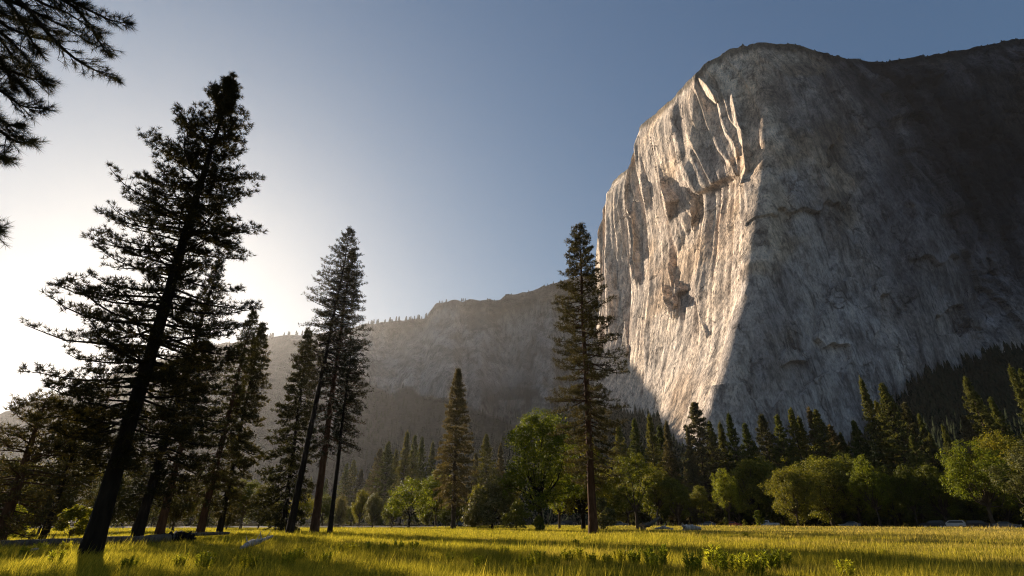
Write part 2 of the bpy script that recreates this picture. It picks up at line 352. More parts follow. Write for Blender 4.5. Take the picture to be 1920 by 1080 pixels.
# ------------------------------------------------------------------ the great granite wall
def line_R(az, A, B):
    """distance where azimuth az crosses the plan line A-B"""
    dx, dy = B[0] - A[0], B[1] - A[1]; s, c = np.sin(az), np.cos(az)
    return (A[0] * dy - A[1] * dx) / (s * dy - c * dx)
def azim(px, py):
    r, f, u = ray(px, py); return np.arctan2(r, f)
def build_wall():
    cols = np.array([  # base px, mid px,py, top px,py
        (1118, 1119, 640, 1128, 425), (1160, 1140, 600, 1150, 340), (1176, 1170, 584, 1194, 304), (1190, 1190, 570, 1199, 240), (1212, 1235, 540, 1260, 187),
        (1235, 1285, 520, 1320, 120), (1264, 1352, 480, 1372, 91), (1296, 1426, 450, 1430, 80), (1372, 1492, 460, 1489, 86),
        (1500, 1560, 480, 1560, 106), (1640, 1680, 480, 1660, 119), (1790, 1800, 480, 1780, 98), (1950, 1945, 480, 1920, 74), (2230, 2200, 480, 2160, 55), (2600, 2550, 480, 2500, 45)], float)
    w = np.array([0, 1, 1.6, 2, 3, 4, 5, 6, 6.8, 8, 9.6, 11, 12.4, 14.5, 16.5])
    NS, NT = 820, 520
    S = np.linspace(0, 16.5, NS); T = np.linspace(0, 1, NT)
    ci = [np.interp(S, w, cols[:, k]) for k in range(5)]
    ker = np.hanning(19); ker /= ker.sum()
    def smo(a): return np.convolve(np.pad(a, 9, mode='edge'), ker, 'valid')
    ci = [smo(c) for c in ci]
    s, t = np.meshgrid(S, T)
    def quad(a, b, c): return a * (1 - t) * (1 - 2 * t) + b * 4 * t * (1 - t) + c * t * (2 * t - 1)
    PX = quad(ci[0][None], ci[1][None], ci[3][None]); PY = quad(np.full(NS, 870.)[None], ci[2][None], ci[4][None])
    PY = PY + 3.5 * (fbm(s * 6, t * 0, 55, 5) - .5) * sst(.85, 1, t) * 2
    AZ = azim(PX, PY)
    # plan of nose and of the two ends at three heights
    def pol(a, R): return np.array([R * sin(a), R * cos(a)])
    Nt = [pol(float(azim(1296, 870)), 640), pol(float(azim(1426, 450)), 800), pol(float(azim(1430, 80)), 955)]
    Ct = [pol(float(azim(1235, 870)), 900), pol(float(azim(1285, 520)), 980), pol(float(azim(1305, 140)), 975)]
    Ft = [pol(float(azim(1118, 870)), 1380), pol(float(azim(1119, 640)), 1650), pol(float(azim(1128, 425)), 1740)]
    Wt = [pol(float(azim(2230, 870)), 1250), pol(float(azim(2200, 480)), 1330), pol(float(azim(2160, 55)), 1420)]
    def q2(Q): return [quad(Q[0][k], Q[1][k], Q[2][k]) for k in (0, 1)]
    Np, Cp, Fp, Wp = q2(Nt), q2(Ct), q2(Ft), q2(Wt)
    simple = line_R(AZ, Np, Fp)
    left = line_R(AZ, Cp, Fp); front = line_R(AZ, Np, Cp)
    Caz = np.arctan2(Cp[0], Cp[1]); Naz = np.arctan2(Np[0], Np[1])
    k = 40.0
    cornered = np.where(AZ < Caz, left, front)
    cw = sst(3.0, 4.6, s); wgt = sst(0, 1, (t - (.3 * (1 - cw) + .66 * cw)) / (.68 * (1 - cw) + .04 * cw))
    west = simple * (1 - wgt) + cornered * wgt
    right = line_R(AZ, Np, Wp)
    R = np.where(AZ < Naz, west, right)
    # round the skyline off and let the far corner turn into the slope behind
    R = R - 270 * np.clip(1 - s / 2.2, 0, 1) ** 1.2 * sst(-.1, .3, t)
    # the recessed dark wall of the upper right stands back behind a slanting edge
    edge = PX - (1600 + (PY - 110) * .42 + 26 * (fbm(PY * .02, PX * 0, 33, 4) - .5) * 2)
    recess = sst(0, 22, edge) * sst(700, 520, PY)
    R = R + 75 * recess + 14 * recess * (1 - np.abs(2 * fbm((PX - PY * .6) * .02, (PY + PX * .35) * .035, 34, 4) - 1))
    P0 = at(PX, PY, R)
    # ---- big shapes seen in the wall: each dark facet starts proud on its left and falls back to its right
    def facet(pts, amp):
        nonlocal R
        p = np.array(pts, float); o = np.argsort(p[:, 0])
        xl = np.interp(PY, p[o, 0], p[o, 1]); xr = np.interp(PY, p[o, 0], p[o, 2])
        wd = xr - xl; sd_ = int(p[0, 1]) % 97; xl = xl + 5 * (fbm(PY * .045, PX * .01, 31, 4) - .5); xr = xl + wd * (.35 + 1.3 * fbm(PY * .035, PX * .02, 40 + sd_, 3))
        inside = (PX > xl) & (PX < xr) & (PY > p[o[0], 0]) & (PY < p[o[-1], 0])
        f = (xr - PX) / np.maximum(xr - xl, .5)
        hh = p[o[-1], 0] - p[o[0], 0]; ends = sst(0, 1, (PY - p[o[0], 0]) / (.75 * hh)) * sst(0, 1, (p[o[-1], 0] - PY) / (.3 * hh))
        R = R - np.where(inside, amp * f * np.clip(xr - xl, 0, 40) * ends, 0)
    facet([(430, 1258, 1266), (470, 1262, 1282), (520, 1268, 1290), (566, 1274, 1299), (616, 1282, 1294)], 3.0)
    facet([(500, 1250, 1254), (560, 1260, 1270), (612, 1272, 1282)], 2.3)
    facet([(366, 1262, 1266), (400, 1266, 1278), (425, 1268, 1274)], 2.3)
    facet([(340, 1186, 1190), (400, 1190, 1201), (490, 1198, 1208)], 2.3)
    facet([(450, 1186, 1190), (500, 1194, 1206), (545, 1206, 1216)], 2.3)
    facet([(268, 1208, 1213), (330, 1214, 1226), (410, 1224, 1236)], 2.3)
    facet([(215, 1222, 1226), (270, 1228, 1238), (345, 1240, 1248)], 2.3)
    facet([(420, 1155, 1158), (480, 1150, 1164), (560, 1152, 1168), (640, 1160, 1172)], 2.2)
    facet([(592, 1330, 1333), (612, 1334, 1341), (640, 1334, 1338)], 1.8)
    facet([(205, 1264, 1270), (235, 1268, 1284), (275, 1272, 1282)], 2.3)
    facet([(700, 1246, 1250), (730, 1250, 1256), (760, 1252, 1256)], 2.0)
    facet([(322, 1198, 1205), (400, 1196, 1208), (480, 1200, 1210), (540, 1204, 1212)], 3.2)
    facet([(290, 1244, 1248), (340, 1250, 1266), (380, 1262, 1280), (415, 1274, 1284)], 3.2)
    facet([(560, 1178, 1182), (620, 1180, 1192), (695, 1186, 1192)], 3.0)
    facet([(350, 1300, 1306), (390, 1302, 1314), (440, 1310, 1318)], 2.6)
    # flakes that catch the sun on the shaded upper front
    def flake(pts, amp):
        nonlocal R
        p = np.array(pts, float); o = np.argsort(p[:, 0])
        xl = np.interp(PY, p[o, 0], p[o, 1]); xr = np.interp(PY, p[o, 0], p[o, 2])
        inside = (PX > xl) & (PX < xr) & (PY > p[o[0], 0]) & (PY < p[o[-1], 0])
        tail = (PX >= xr) & (PX < xr + 14) & (PY > p[o[0], 0]) & (PY < p[o[-1], 0])
        wd = np.maximum(xr - xl, .5)
        R = R - np.where(inside, amp * (PX - xl), 0) - np.where(tail, amp * wd * (1 - (PX - xr) / 14), 0)
    flake([(146, 1308, 1311), (160, 1312, 1326), (178, 1320, 1337), (194, 1336, 1342)], 2.2)
    flake([(172, 1371, 1374), (200, 1374, 1381), (240, 1383, 1390), (300, 1392, 1402), (345, 1394, 1405)], 2.2)
    flake([(252, 1361, 1363), (280, 1374, 1383), (296, 1378, 1386)], 1.8)
    flake([(300, 1364, 1368), (330, 1374, 1382)], 1.8)
    P = at(PX, PY, R)
    # ---- relief along the plan normal
    du = np.gradient(P0, axis=1); nrm = np.stack([du[..., 1], -du[..., 0]], -1)
    nrm /= np.linalg.norm(nrm, axis=-1)[..., None] + 1e-9
    arc = np.cumsum(np.concatenate([np.zeros((NT, 1)), np.linalg.norm(np.diff(P0, axis=1), axis=-1)], 1), axis=1)
    arc = arc - arc[:, [int(NS * 6 / 16.5)]]
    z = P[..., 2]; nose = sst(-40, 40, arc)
    sl = arc + z * .22 + 60 * (fbm(arc * .004, z * .004, 61, 3) - .5)   # slanting coordinate: cracks lean
    def ridg(x, y, sd, o=4): return 1 - np.abs(2 * fbm(x, y, sd, o) - 1)
    amp = (1 - .62 * nose) * (1 - .6 * sst(4.6, 5.4, s) * sst(.64, .7, t) * (1 - nose))
    def saw(x, y, sd):
        q = x + .9 * fbm(y, x * .05, sd, 3); f = q - np.floor(q)
        return (1 - sst(0, .08, 1 - f) * 0 - f) * sst(0, .07, f) * (.3 + 1.0 * vn(np.floor(q) * 3.7, y * .8, sd + 5))
    low = sst(40, 160, z)
    low = low * (.35 + .65 * sst(180, 420, z))
    d = amp * (20 * saw(sl / 120, z / 900, 11) + 8 * saw(sl / 47 + 3, z / 600, 12) + 3 * saw(sl / 19 + 7, z / 400, 13)) * low
    d += amp * 9 * (ridg(sl / 130, z / 1200, 21, 3) - .5) * (.4 + .6 * low) + 4 * amp * (ridg(sl / 34, z / 600, 22, 4) - .5) + 2.0 * (ridg(sl / 14, z / 170, 23, 3) - .5)
    d += 2.5 * (fbm(arc / 50, z / 120, 24, 5) - .5) * 2 + 26 * (fbm(arc / 400, z / 700, 25, 2) - .5) * (1 - .3 * nose) * sst(30, 120, np.abs(arc))
    d += nose * (30 * (fbm((arc + z * .5) / 150, (z - arc * .3) / 300, 26, 5) - .5) + 9 * np.floor(4 * fbm(arc / 170, z / 260, 27, 5)) + 8 * (ridg((arc + .6 * z) / 90, (z - .4 * arc) / 240, 28, 4) - .5))
    fade = sst(1.0, .93, t) * .85 + .15
    P[..., :2] += nrm * (d * fade)[..., None]
    # ---- stains of the rock, and shade put into the right face's colour: dark diorite map and streaks running from the rim on the right part
    st = np.ones((NT, NS, 3))
    def dk(mask, col): 
        nonlocal st
        st = st * (1 - mask[..., None]) + st * mask[..., None] * np.array(col)
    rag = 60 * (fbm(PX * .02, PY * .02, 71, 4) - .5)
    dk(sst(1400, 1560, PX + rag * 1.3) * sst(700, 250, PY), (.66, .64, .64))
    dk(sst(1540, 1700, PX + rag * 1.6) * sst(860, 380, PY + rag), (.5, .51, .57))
    dk(nose, (.60, .65, .76))  # right of the nose: part darker diorite, part shade painted into the colour
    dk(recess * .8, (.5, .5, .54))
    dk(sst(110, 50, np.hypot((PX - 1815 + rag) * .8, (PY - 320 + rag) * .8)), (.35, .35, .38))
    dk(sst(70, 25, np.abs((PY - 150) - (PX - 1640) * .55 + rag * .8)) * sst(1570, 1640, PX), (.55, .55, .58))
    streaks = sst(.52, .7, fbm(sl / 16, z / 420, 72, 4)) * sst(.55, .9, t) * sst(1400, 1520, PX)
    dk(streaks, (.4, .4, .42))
    dk(sst(.55, .75, fbm(arc / 120, z / 260, 73, 4)) * nose, (.72, .7, .7))
    dk(sst(.5, .68, fbm(sl / 60, z / 1100, 76, 5)) * nose * sst(30, 200, arc), (.5, .51, .54))
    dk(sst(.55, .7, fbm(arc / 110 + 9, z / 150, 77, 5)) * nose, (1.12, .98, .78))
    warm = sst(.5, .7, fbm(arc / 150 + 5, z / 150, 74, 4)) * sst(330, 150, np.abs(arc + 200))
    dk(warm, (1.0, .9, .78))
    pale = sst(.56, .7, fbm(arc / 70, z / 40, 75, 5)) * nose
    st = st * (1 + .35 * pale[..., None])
    rim = sst(.975, .99, t + .02 * (fbm(s * 8, t * 0, 3) - .5)); dk(rim, (.3, .3, .28))
    # ---- top plateau and back
    back = P[-1].copy(); rows = [P[-1]]
    outw = np.stack([back[:, 0], back[:, 1]], -1); outw /= np.linalg.norm(outw, axis=1)[:, None]
    extra = []
    for dd, dz in ((25, 2), (90, -2), (300, -40), (800, -300), (1200, -900)):
        e = back.copy(); e[:, :2] += outw * dd; e[:, 2] += dz; extra.append(e)
    # left end wraps round to a hidden west side
    P2 = np.concatenate([P, np.array(extra)], 0); st2 = np.concatenate([st, np.repeat(st[-1:], 5, 0)], 0)
    wl_, ws_ = [], []
    for k2, (a, b) in enumerate(((-3, 90), (20, 300), (120, 900))):
        e = P2[:, 0].copy(); e[:, 0] += a; e[:, 1] += b; wl_.append(e); ws_.append(st2[:, 0])
    P2 = np.concatenate([np.stack(wl_[::-1], 1), P2], 1); st2 = np.concatenate([np.stack(ws_[::-1], 1), st2], 1)
    bot = P2[:1].copy(); bot[..., 2] = -3
    P2 = np.concatenate([bot, P2], 0); st2 = np.concatenate([st2[:1], st2], 0)
    ny, nx = P2.shape[:2]
    i, j = np.meshgrid(np.arange(nx - 1), np.arange(ny - 1)); q = (j * nx + i).ravel()
    me = make_mesh("granite_cliff", P2.reshape(-1, 3), np.stack([q, q + 1, q + nx + 1, q + nx], -1), M_granite, False)
    ca = me.color_attributes.new("rock_tint", 'FLOAT_COLOR', 'POINT')
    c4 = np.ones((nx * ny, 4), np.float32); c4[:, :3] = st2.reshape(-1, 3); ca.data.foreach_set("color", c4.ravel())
    tag(link("granite_cliff", me), "huge pale granite cliff with a sunlit prow and a grey shaded face to its right", kind="structure")
    return P
WALL = build_wall()

# ------------------------------------------------------------------ hazy cliffs and wooded ridge far up the valley
SKY_L = np.array([(-700, 860), (-300, 830), (0, 775), (60, 752), (150, 726), (250, 690), (340, 660), (430, 642), (500, 633), (560, 628), (620, 622), (690, 607), (760, 600), (798, 596), (806, 582), (820, 568), (850, 563), (938, 563),
                  (950, 553), (990, 549), (1020, 536), (1050, 527), (1080, 520), (1110, 515), (1150, 512), (1250, 505)], float)
def far_R(px): return np.interp(px, [-700, 0, 400, 700, 900, 1040, 1250], [2600, 2900, 2900, 2650, 2350, 2200, 2200])
def build_far():
    NS, NT = 520, 220
    PXs = np.linspace(-700, 1250, NS); T = np.linspace(0, 1, NT); px, t = np.meshgrid(PXs, T)
    top = np.interp(px, SKY_L[:, 0], SKY_L[:, 1]) + 4 * (fbm(px * .06, px * 0, 81, 4) - .5) * 2
    PY = 905 + (top - 905) * t
    # foot of the cliffs on screen (forest below)
    foot = np.interp(px, [-700, 430, 560, 640, 700, 800, 900, 960, 1040, 1250], [600, 600, 640, 690, 730, 735, 770, 800, 810, 800]) + 18 * (fbm(px * .03, px * 0, 82, 4) - .5) * 2
    Rt = far_R(px)
    steep = sst(0, 1, (foot - PY) / np.maximum(foot - top, 20))
    lowf = np.clip((905 - PY) / np.maximum(905 - foot, 10), 0, 1)
    wooded = (px < 430)
    Rcl = (Rt * .60) + (Rt * .86 - Rt * .60) * lowf + Rt * .14 * steep
    Rwd = Rt * (.5 + .5 * t)
    wl2 = sst(640, 420, px); R = Rcl * (1 - wl2) + Rwd * wl2
    isrock = sst(foot + 3, foot - 6, PY) * (1 - wl2)
    arc = azim(px, PY) * Rt
    z = at(px, PY, R)[..., 2]
    d = isrock * (240 * (fbm(arc / 300, z / 2400, 84, 5) - .5) * 2 + 130 * sst(820, 900, px) * (1 - np.abs(2 * fbm(arc / 150, z / 3000, 94, 3) - 1)) + 60 * (1 - np.abs(2 * fbm((arc + z * .2) / 55, z / 260, 85, 4) - 1))) \
        + (1 - isrock) * (70 * (fbm(arc / 320, z / 500, 86, 4) - .5) * 2 + 12 * fbm(arc / 26, z / 20, 87, 3))
    R = R + d * sst(0, .08, 1 - t) + 0
    P = at(px, PY, R)
    st = np.ones((NT, NS, 3)); veg = 1 - isrock
    patch = sst(.52, .6, fbm(arc / 90, z / 50, 88, 5)) * isrock * .8 * sst(.3, .75, fbm(arc / 400, z / 300, 89, 3))
    rimv = sst(.955, .975, t) * (.6 + .4 * (1 - isrock))
    m = np.clip(np.maximum(np.maximum(veg, patch), rimv), 0, 1)[..., None]
    st = st * (1 - m) + np.array([.075, .08, .06]) * m
    back = P[-1].copy(); ow = back[:, :2] / np.linalg.norm(back[:, :2], axis=1)[:, None]; ex = []
    for dd, dz in ((60, 3), (400, -20), (1200, -700)):
        e = back.copy(); e[:, :2] += ow * dd; e[:, 2] += dz; ex.append(e)
    bot = P[0].copy(); bot[:, 2] = -3; bot[:, :2] -= ow * 60
    P2 = np.concatenate([bot[None], P, np.array(ex)], 0); st2 = np.concatenate([st[:1], st, np.repeat(st[-1:], 3, 0)], 0)
    ny, nx = P2.shape[:2]
    i, j = np.meshgrid(np.arange(nx - 1), np.arange(ny - 1)); q = (j * nx + i).ravel()
    me = make_mesh("hills", P2.reshape(-1, 3), np.stack([q, q + 1, q + nx + 1, q + nx], -1), M_far_rock, False)
    ca = me.color_attributes.new("rock_tint", 'FLOAT_COLOR', 'POINT')
    c4 = np.ones((nx * ny, 4), np.float32); c4[:, :3] = st2.reshape(-1, 3); ca.data.foreach_set("color", c4.ravel())
    tag(link("hills", me), "hazy row of cliffs above wooded slopes up the valley", kind="structure")
    return P, px, PY, veg
FAR = build_far()

# ------------------------------------------------------------------ talus slope at the foot of the wall
TAL = np.array([(820, 872), (900, 850), (1000, 800), (1060, 765), (1100, 757), (1140, 765), (1200, 778), (1235, 792), (1262, 838), (1290, 866), (1400, 868), (1500, 858), (1600, 830), (1660, 775), (1692, 738), (1715, 712), (1745, 695), (1790, 690), (1830, 676), (1870, 662), (1930, 655), (2100, 640), (2400, 630)], float)
def tal_R(px): return np.interp(px, [820, 1060, 1140, 1240, 1290, 1400, 1690, 1920, 2400], [1300, 1330, 1250, 800, 600, 640, 880, 1020, 1150])
def build_talus():
    NS, NT = 420, 90
    px, t = np.meshgrid(np.linspace(820, 2400, NS), np.linspace(0, 1, NT))
    top = np.interp(px, TAL[:, 0], TAL[:, 1]) + 5 * (fbm(px * .05, px * 0, 91, 4) - .5) * 2
    Rt = tal_R(px); R = 300 + (Rt - 300) * t ** .9
    ztop = at(px, top, Rt)[..., 2]
    az = azim(px, top); z = -2 + (ztop + 2) * t ** 1.25 + 14 * (fbm(az * 30, t * 9, 92, 5) - .5) * sst(0, .2, t) * sst(1.05, .8, t)
    P = np.stack([R * np.sin(az), R * np.cos(az), z], -1)
    e = P[-1].copy(); ow = e[:, :2] / np.linalg.norm(e[:, :2], axis=1)[:, None]; e[:, :2] += ow * 160; e[:, 2] += 8
    P = np.concatenate([P, e[None]], 0); ny, nx = P.shape[:2]
    i, j = np.meshgrid(np.arange(nx - 1), np.arange(ny - 1)); q = (j * nx + i).ravel()
    tag(link("terrain", make_mesh("terrain", P.reshape(-1, 3), np.stack([q, q + 1, q + nx + 1, q + nx], -1), M_talus, True)), "dark wooded scree slope at the foot of the granite wall", kind="structure")
    return P
TALP = build_talus()

# far-off wood on the slopes: one mass
def build_far_wood():
    rng = np.random.default_rng(5); g = Geo()
    pts = []
    P, px, PY, veg = FAR
    ok = np.argwhere((veg > .6) & (PY > 560)); sel = ok[rng.integers(0, len(ok), 6500)]
    for (a, b) in sel:
        a2, b2 = min(a + 1, P.shape[0] - 1), min(b + 1, P.shape[1] - 1)
        f, h = rng.random(2); p = P[a, b] * (1 - f) + P[a2, b] * f; p = p * (1 - h) + (P[a, b2] - P[a, b]) * h + p * h
        pts.append((p, (14 + 16 * rng.random()) * (.45 if px[a, b] < 620 else 1)))
    Q = TALP[:-1]; n1, n2 = Q.shape[:2]
    for _ in range(11000):
        a = rng.random() ** .9 * (n1 - 2); b = rng.random() * (n2 - 2); i, j = int(a), int(b); f, h = a - i, b - j
        p = Q[i, j] * (1 - f) * (1 - h) + Q[i + 1, j] * f * (1 - h) + Q[i, j + 1] * (1 - f) * h + Q[i + 1, j + 1] * f * h
        pts.append((p, 9 + 13 * rng.random() ** 1.3))
    C = np.array([p for p, h in pts]); H = np.array([h for p, h in pts]); n = len(C)
    # each: 3 stacked ragged cones of 5 sides
    for k in range(3):
        a = np.arange(5) * 2 * pi / 5 + rng.random((n, 1)) * 6
        r = (H * (.2 - .05 * k))[:, None] * (.7 + .6 * rng.random((n, 5)))
        zb = (H * (.02 + .27 * k))[:, None] + H[:, None] * .06 * (rng.random((n, 5)) - .5)
        base = np.stack([C[:, None, 0] + r * np.cos(a), C[:, None, 1] + r * np.sin(a), C[:, None, 2] + zb], -1)
        tip = C + np.stack([0 * H, 0 * H, H * (.5 + .26 * k)], -1)
        V = np.concatenate([base, tip[:, None]], 1).reshape(-1, 3); q = np.arange(n)[:, None] * 6
        g.add(V, np.concatenate([q + [u, (u + 1) % 5, 5] for u in range(5)]))
    tag(link("distant_forest", g.mesh("distant_forest", M_far_tree)), "dark conifer forest covering the far slopes and scree", kind="stuff")
build_far_wood()

# ------------------------------------------------------------------ trees
def unit(v): return v / (np.linalg.norm(v) + 1e-9)
def pine_meshes(seed, H, prof, lr=(.72, .5), crown0=.2, trunk_r=.5, base_off=(0, 0), step=.55, per=4, el=(25, -8), droop=.18, tuft=.24, tw=.03, nneed=9, twigs=4.2, tufts=4, bark_m=None, need_m=None,
                gaps=.15, sprig=.35, dead=0, twig_tubes=True, sag=.2, inner=.25):
    """prof(fr, side) -> branch length; side = -1..1 (towards picture left..right); returns trunk mesh, crown mesh"""
    rng = np.random.default_rng(seed); wood = Geo(); fol = Geo()
    n = 26; t = np.linspace(0, 1, n)
    wob = np.cumsum(rng.normal(size=(n, 2)) * H * .0012, 0) * (t[:, None]) 
    P = np.stack([base_off[0] * t + wob[:, 0], base_off[1] * t + wob[:, 1], H * t - .3 * (t == 0)], -1)
    rad = trunk_r * (1 - t) ** .8 * .92 + trunk_r * .28 * np.exp(-t * 30) + .02
    wood.tube(P, rad, 12)
    def trunk(f): return np.array([np.interp(f, t, P[:, k]) for k in range(3)])
    TC, TD = [], []
    z = H * crown0; ph = rng.random() * 6
    while z < H * .992:
        f = z / H
        for k in range(per):
            ph += 2.4 + rng.normal() * .25
            zz = z + rng.normal() * step * .3; ff = min(max(zz / H, .02), .995)
            side = cos(ph); L = prof(ff, side) * (lr[0] + lr[1] * rng.random())
            if rng.random() < gaps: L *= .45
            if L < .15: continue
            top = (ff - crown0) / (1 - crown0); e = radians(el[1] + (el[0] - el[1]) * np.clip(top, 0, 1) ** 1.1 + rng.normal() * 7)
            m = 7; u = np.linspace(0, 1, m); dh = np.array([cos(ph), sin(ph)])
            lat = np.array([-dh[1], dh[0]]) * rng.normal() * .12
            hx = L * cos(e) * u[:, None] * dh + (lat * L) * (u ** 2)[:, None]
            hz = L * (sin(e) * u - droop * u ** 1.5 * 1.4 + sag * u ** 3)
            B = trunk(ff) + np.concatenate([hx, hz[:, None]], 1); B[:, 2] += rng.normal(size=m) * .015 * L * u
            r0 = .012 + .016 * L * (1 if trunk_r > .3 else .7)
            wood.tube(B, r0 * (1 - .85 * u), 5, False)
            if ff < crown0 + dead and rng.random() < .5: continue
            def bp(q): return np.array([np.interp(q, u, B[:, c]) for c in range(3)])
            nt = max(3, int(twigs * L * (1 - inner)))
            for w in range(nt):
                q = inner + (1 - inner) * ((w + rng.random()) / nt) ** .85
                p = bp(q); dr = unit(bp(min(1, q + .08)) - bp(max(0, q - .08)))
                sgn = 1 if w % 2 else -1
                a = radians(38 + 22 * rng.random()) * sgn
                d = np.array([dr[0] * cos(a) - dr[1] * sin(a), dr[0] * sin(a) + dr[1] * cos(a), dr[2] + .25 + rng.normal() * .16]); d = unit(d)
                tl = sprig * (.35 + .65 * rng.random()) * min(1.9, .3 + L * .25 * (1.3 - q))
                e2 = p + d * tl; e2[2] += .12 * tl
                if twig_tubes: wood.tube([p, p + d * tl * .55 + [0, 0, -.03 * tl], e2], [.014, .01, .004], 3, False)
                kk = tufts; qq = (.5 + .5 * (np.arange(kk) + rng.random(kk)) / kk)[:, None]
                TC.append(p + (e2 - p) * qq + rng.normal(size=(kk, 3)) * tuft * .35); TD.append(np.tile(d + [0, 0, .35], (kk, 1)))
            TC.append(B[-3:] + rng.normal(size=(3, 3)) * tuft * .3); TD.append(np.tile(unit(B[-1] - B[-2]) + [0, 0, .3], (3, 1)))
        z += step * (.7 + .6 * rng.random()) * (1.15 - .5 * f)
    # leader
    TC.append(P[-1] + np.stack([rng.normal(size=8) * .08, rng.normal(size=8) * .08, -rng.random(8) * 1.8 + .25], -1)); TD.append(np.tile([0, 0, 1.], (8, 1)))
    C = np.concatenate(TC); D = np.concatenate(TD); kp = rng.random(len(C)) < 1.0 * sst(H * .55, H * .97, C[:, 2]) + .36 + 1.1 * sst(.38, .55, fbm(C[:, 0] * 1.1 + C[:, 2] * .7, C[:, 1] * 1.1 + C[:, 2] * 1.5, seed, 2)); C, D = C[kp], D[kp]
    C = np.repeat(C, nneed, 0); D = np.repeat(D, nneed, 0) / (np.linalg.norm(np.repeat(D, nneed, 0), axis=1)[:, None])
    D = D * .75 + rng.normal(size=D.shape) * .62
    fol.blades(C, D, tw * (.7 + .6 * rng.random(len(C))), tuft * (.7 + .6 * rng.random(len(C))), rng)
    return wood.mesh("trunk", bark_m, True), fol.mesh("crown", need_m)

def place_pine(name, label, cat, base_px, top_px, R, seed, prof_lr, group=None, bark_m=M_bark, need_m=M_needle, H=None, **kw):
    """prof_lr: [(height fraction, reach to picture left, reach to right)]"""
    bx, by = on_ground(base_px, R); T = at(top_px[0], top_px[1], R)
    H = T[2]; az = math.atan2(bx, by); off = np.array([T[0] - bx, T[1] - by])
    # local frame: x to picture right, y away from the camera
    lx = off[0] * cos(az) - off[1] * sin(az); ly = off[0] * sin(az) + off[1] * cos(az)
    pl = np.array(prof_lr, float)
    def prof(f, side):
        a = np.interp(f, pl[:, 0], pl[:, 1]); b = np.interp(f, pl[:, 0], pl[:, 2]); w = .5 + .5 * side
        return a * (1 - w) + b * w
    tm, cm = pine_meshes(seed, H, prof, base_off=(lx, ly), bark_m=bark_m, need_m=need_m, **kw)
    o = thing(name, label, cat, (bx, by, float(ground_h(np.array(bx), np.array(by)))), -az, group)
    link("trunk", tm, o); link("crown", cm, o)
    return o

# the great leaning pine of the foreground
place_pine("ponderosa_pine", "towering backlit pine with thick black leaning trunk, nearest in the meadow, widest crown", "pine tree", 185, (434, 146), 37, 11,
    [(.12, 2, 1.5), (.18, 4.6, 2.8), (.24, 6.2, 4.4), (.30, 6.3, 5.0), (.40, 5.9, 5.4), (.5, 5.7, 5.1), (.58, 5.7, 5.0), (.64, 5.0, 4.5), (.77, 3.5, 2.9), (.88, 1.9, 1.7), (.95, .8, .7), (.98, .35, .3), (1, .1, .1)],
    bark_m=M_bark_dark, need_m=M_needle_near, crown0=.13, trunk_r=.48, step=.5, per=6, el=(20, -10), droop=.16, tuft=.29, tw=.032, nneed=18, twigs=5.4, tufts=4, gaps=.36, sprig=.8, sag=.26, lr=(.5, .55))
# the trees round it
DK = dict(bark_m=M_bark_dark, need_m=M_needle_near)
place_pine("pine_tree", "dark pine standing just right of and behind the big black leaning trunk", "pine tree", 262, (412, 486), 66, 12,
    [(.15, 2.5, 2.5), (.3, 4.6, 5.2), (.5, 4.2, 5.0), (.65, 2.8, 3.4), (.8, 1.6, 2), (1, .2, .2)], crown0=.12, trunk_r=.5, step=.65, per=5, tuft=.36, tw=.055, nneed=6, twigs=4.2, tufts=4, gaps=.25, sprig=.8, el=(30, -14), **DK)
place_pine("pine_tree", "reddish trunked pine with low ragged crown, second right of the big leaning trunk", "pine tree", 303, (384, 640), 78, 13,
    [(.2, 3, 3), (.4, 4.2, 4.4), (.7, 3, 3.2), (1, .3, .3)], crown0=.2, trunk_r=.5, step=.65, per=5, tuft=.4, tw=.07, nneed=6, twigs=4.2, tufts=4, sprig=.8, el=(30, -10), bark_m=M_bark_red, need_m=M_needle_near)
place_pine("pine_tree", "brown green pine with bare spike top, between big leaning pine and tall pair", "pine tree", 378, (476, 578), 86, 14,
    [(.1, 2, 2), (.2, 3.6, 3.4), (.4, 3.8, 3.6), (.65, 2.8, 3), (.85, 1.2, 1.4), (.95, .5, .6), (1, .1, .1)], crown0=.12, trunk_r=.5, step=.65, per=5, tuft=.4, tw=.07, nneed=6, twigs=4.2, tufts=4, sprig=.8, el=(15, -22), gaps=.2, bark_m=M_bark_red, need_m=M_needle_dark)
place_pine("pine_tree", "shorter dark pine pressed against the right side of the spike topped pine", "pine tree", 414, (492, 606), 94, 15,
    [(.1, 2, 2.6), (.25, 2.6, 4), (.5, 2.2, 3.6), (.8, 1.2, 2), (1, .2, .2)], crown0=.1, trunk_r=.42, step=.65, per=5, tuft=.42, tw=.1, nneed=7, twigs=4.2, tufts=4, sprig=.8, el=(15, -22), bark_m=M_bark_dark, need_m=M_needle_dark)
place_pine("pine_tree", "slim small pine with a thin bent trunk left of the big leaning trunk", "pine tree", 88, (170, 760), 70, 16,
    [(.35, 1, 1), (.5, 3.4, 3.4), (.75, 3.4, 3), (1, .4, .4)], crown0=.34, trunk_r=.3, step=.6, per=5, tuft=.4, tw=.07, nneed=6, twigs=4.2, tufts=4, sprig=.8, el=(25, -5), **DK)
place_pine("pine_tree", "brown leafy pine filling the lower left corner of the view", "pine tree", 8, (92, 742), 58, 17,
    [(.1, 3, 3), (.4, 4.6, 4.6), (.75, 3.4, 3.4), (1, .4, .4)], crown0=.1, trunk_r=.45, step=.6, per=5, tuft=.36, tw=.055, nneed=6, twigs=4.2, tufts=4, sprig=.8, el=(25, -8), bark_m=M_bark_red, need_m=M_needle_dark)
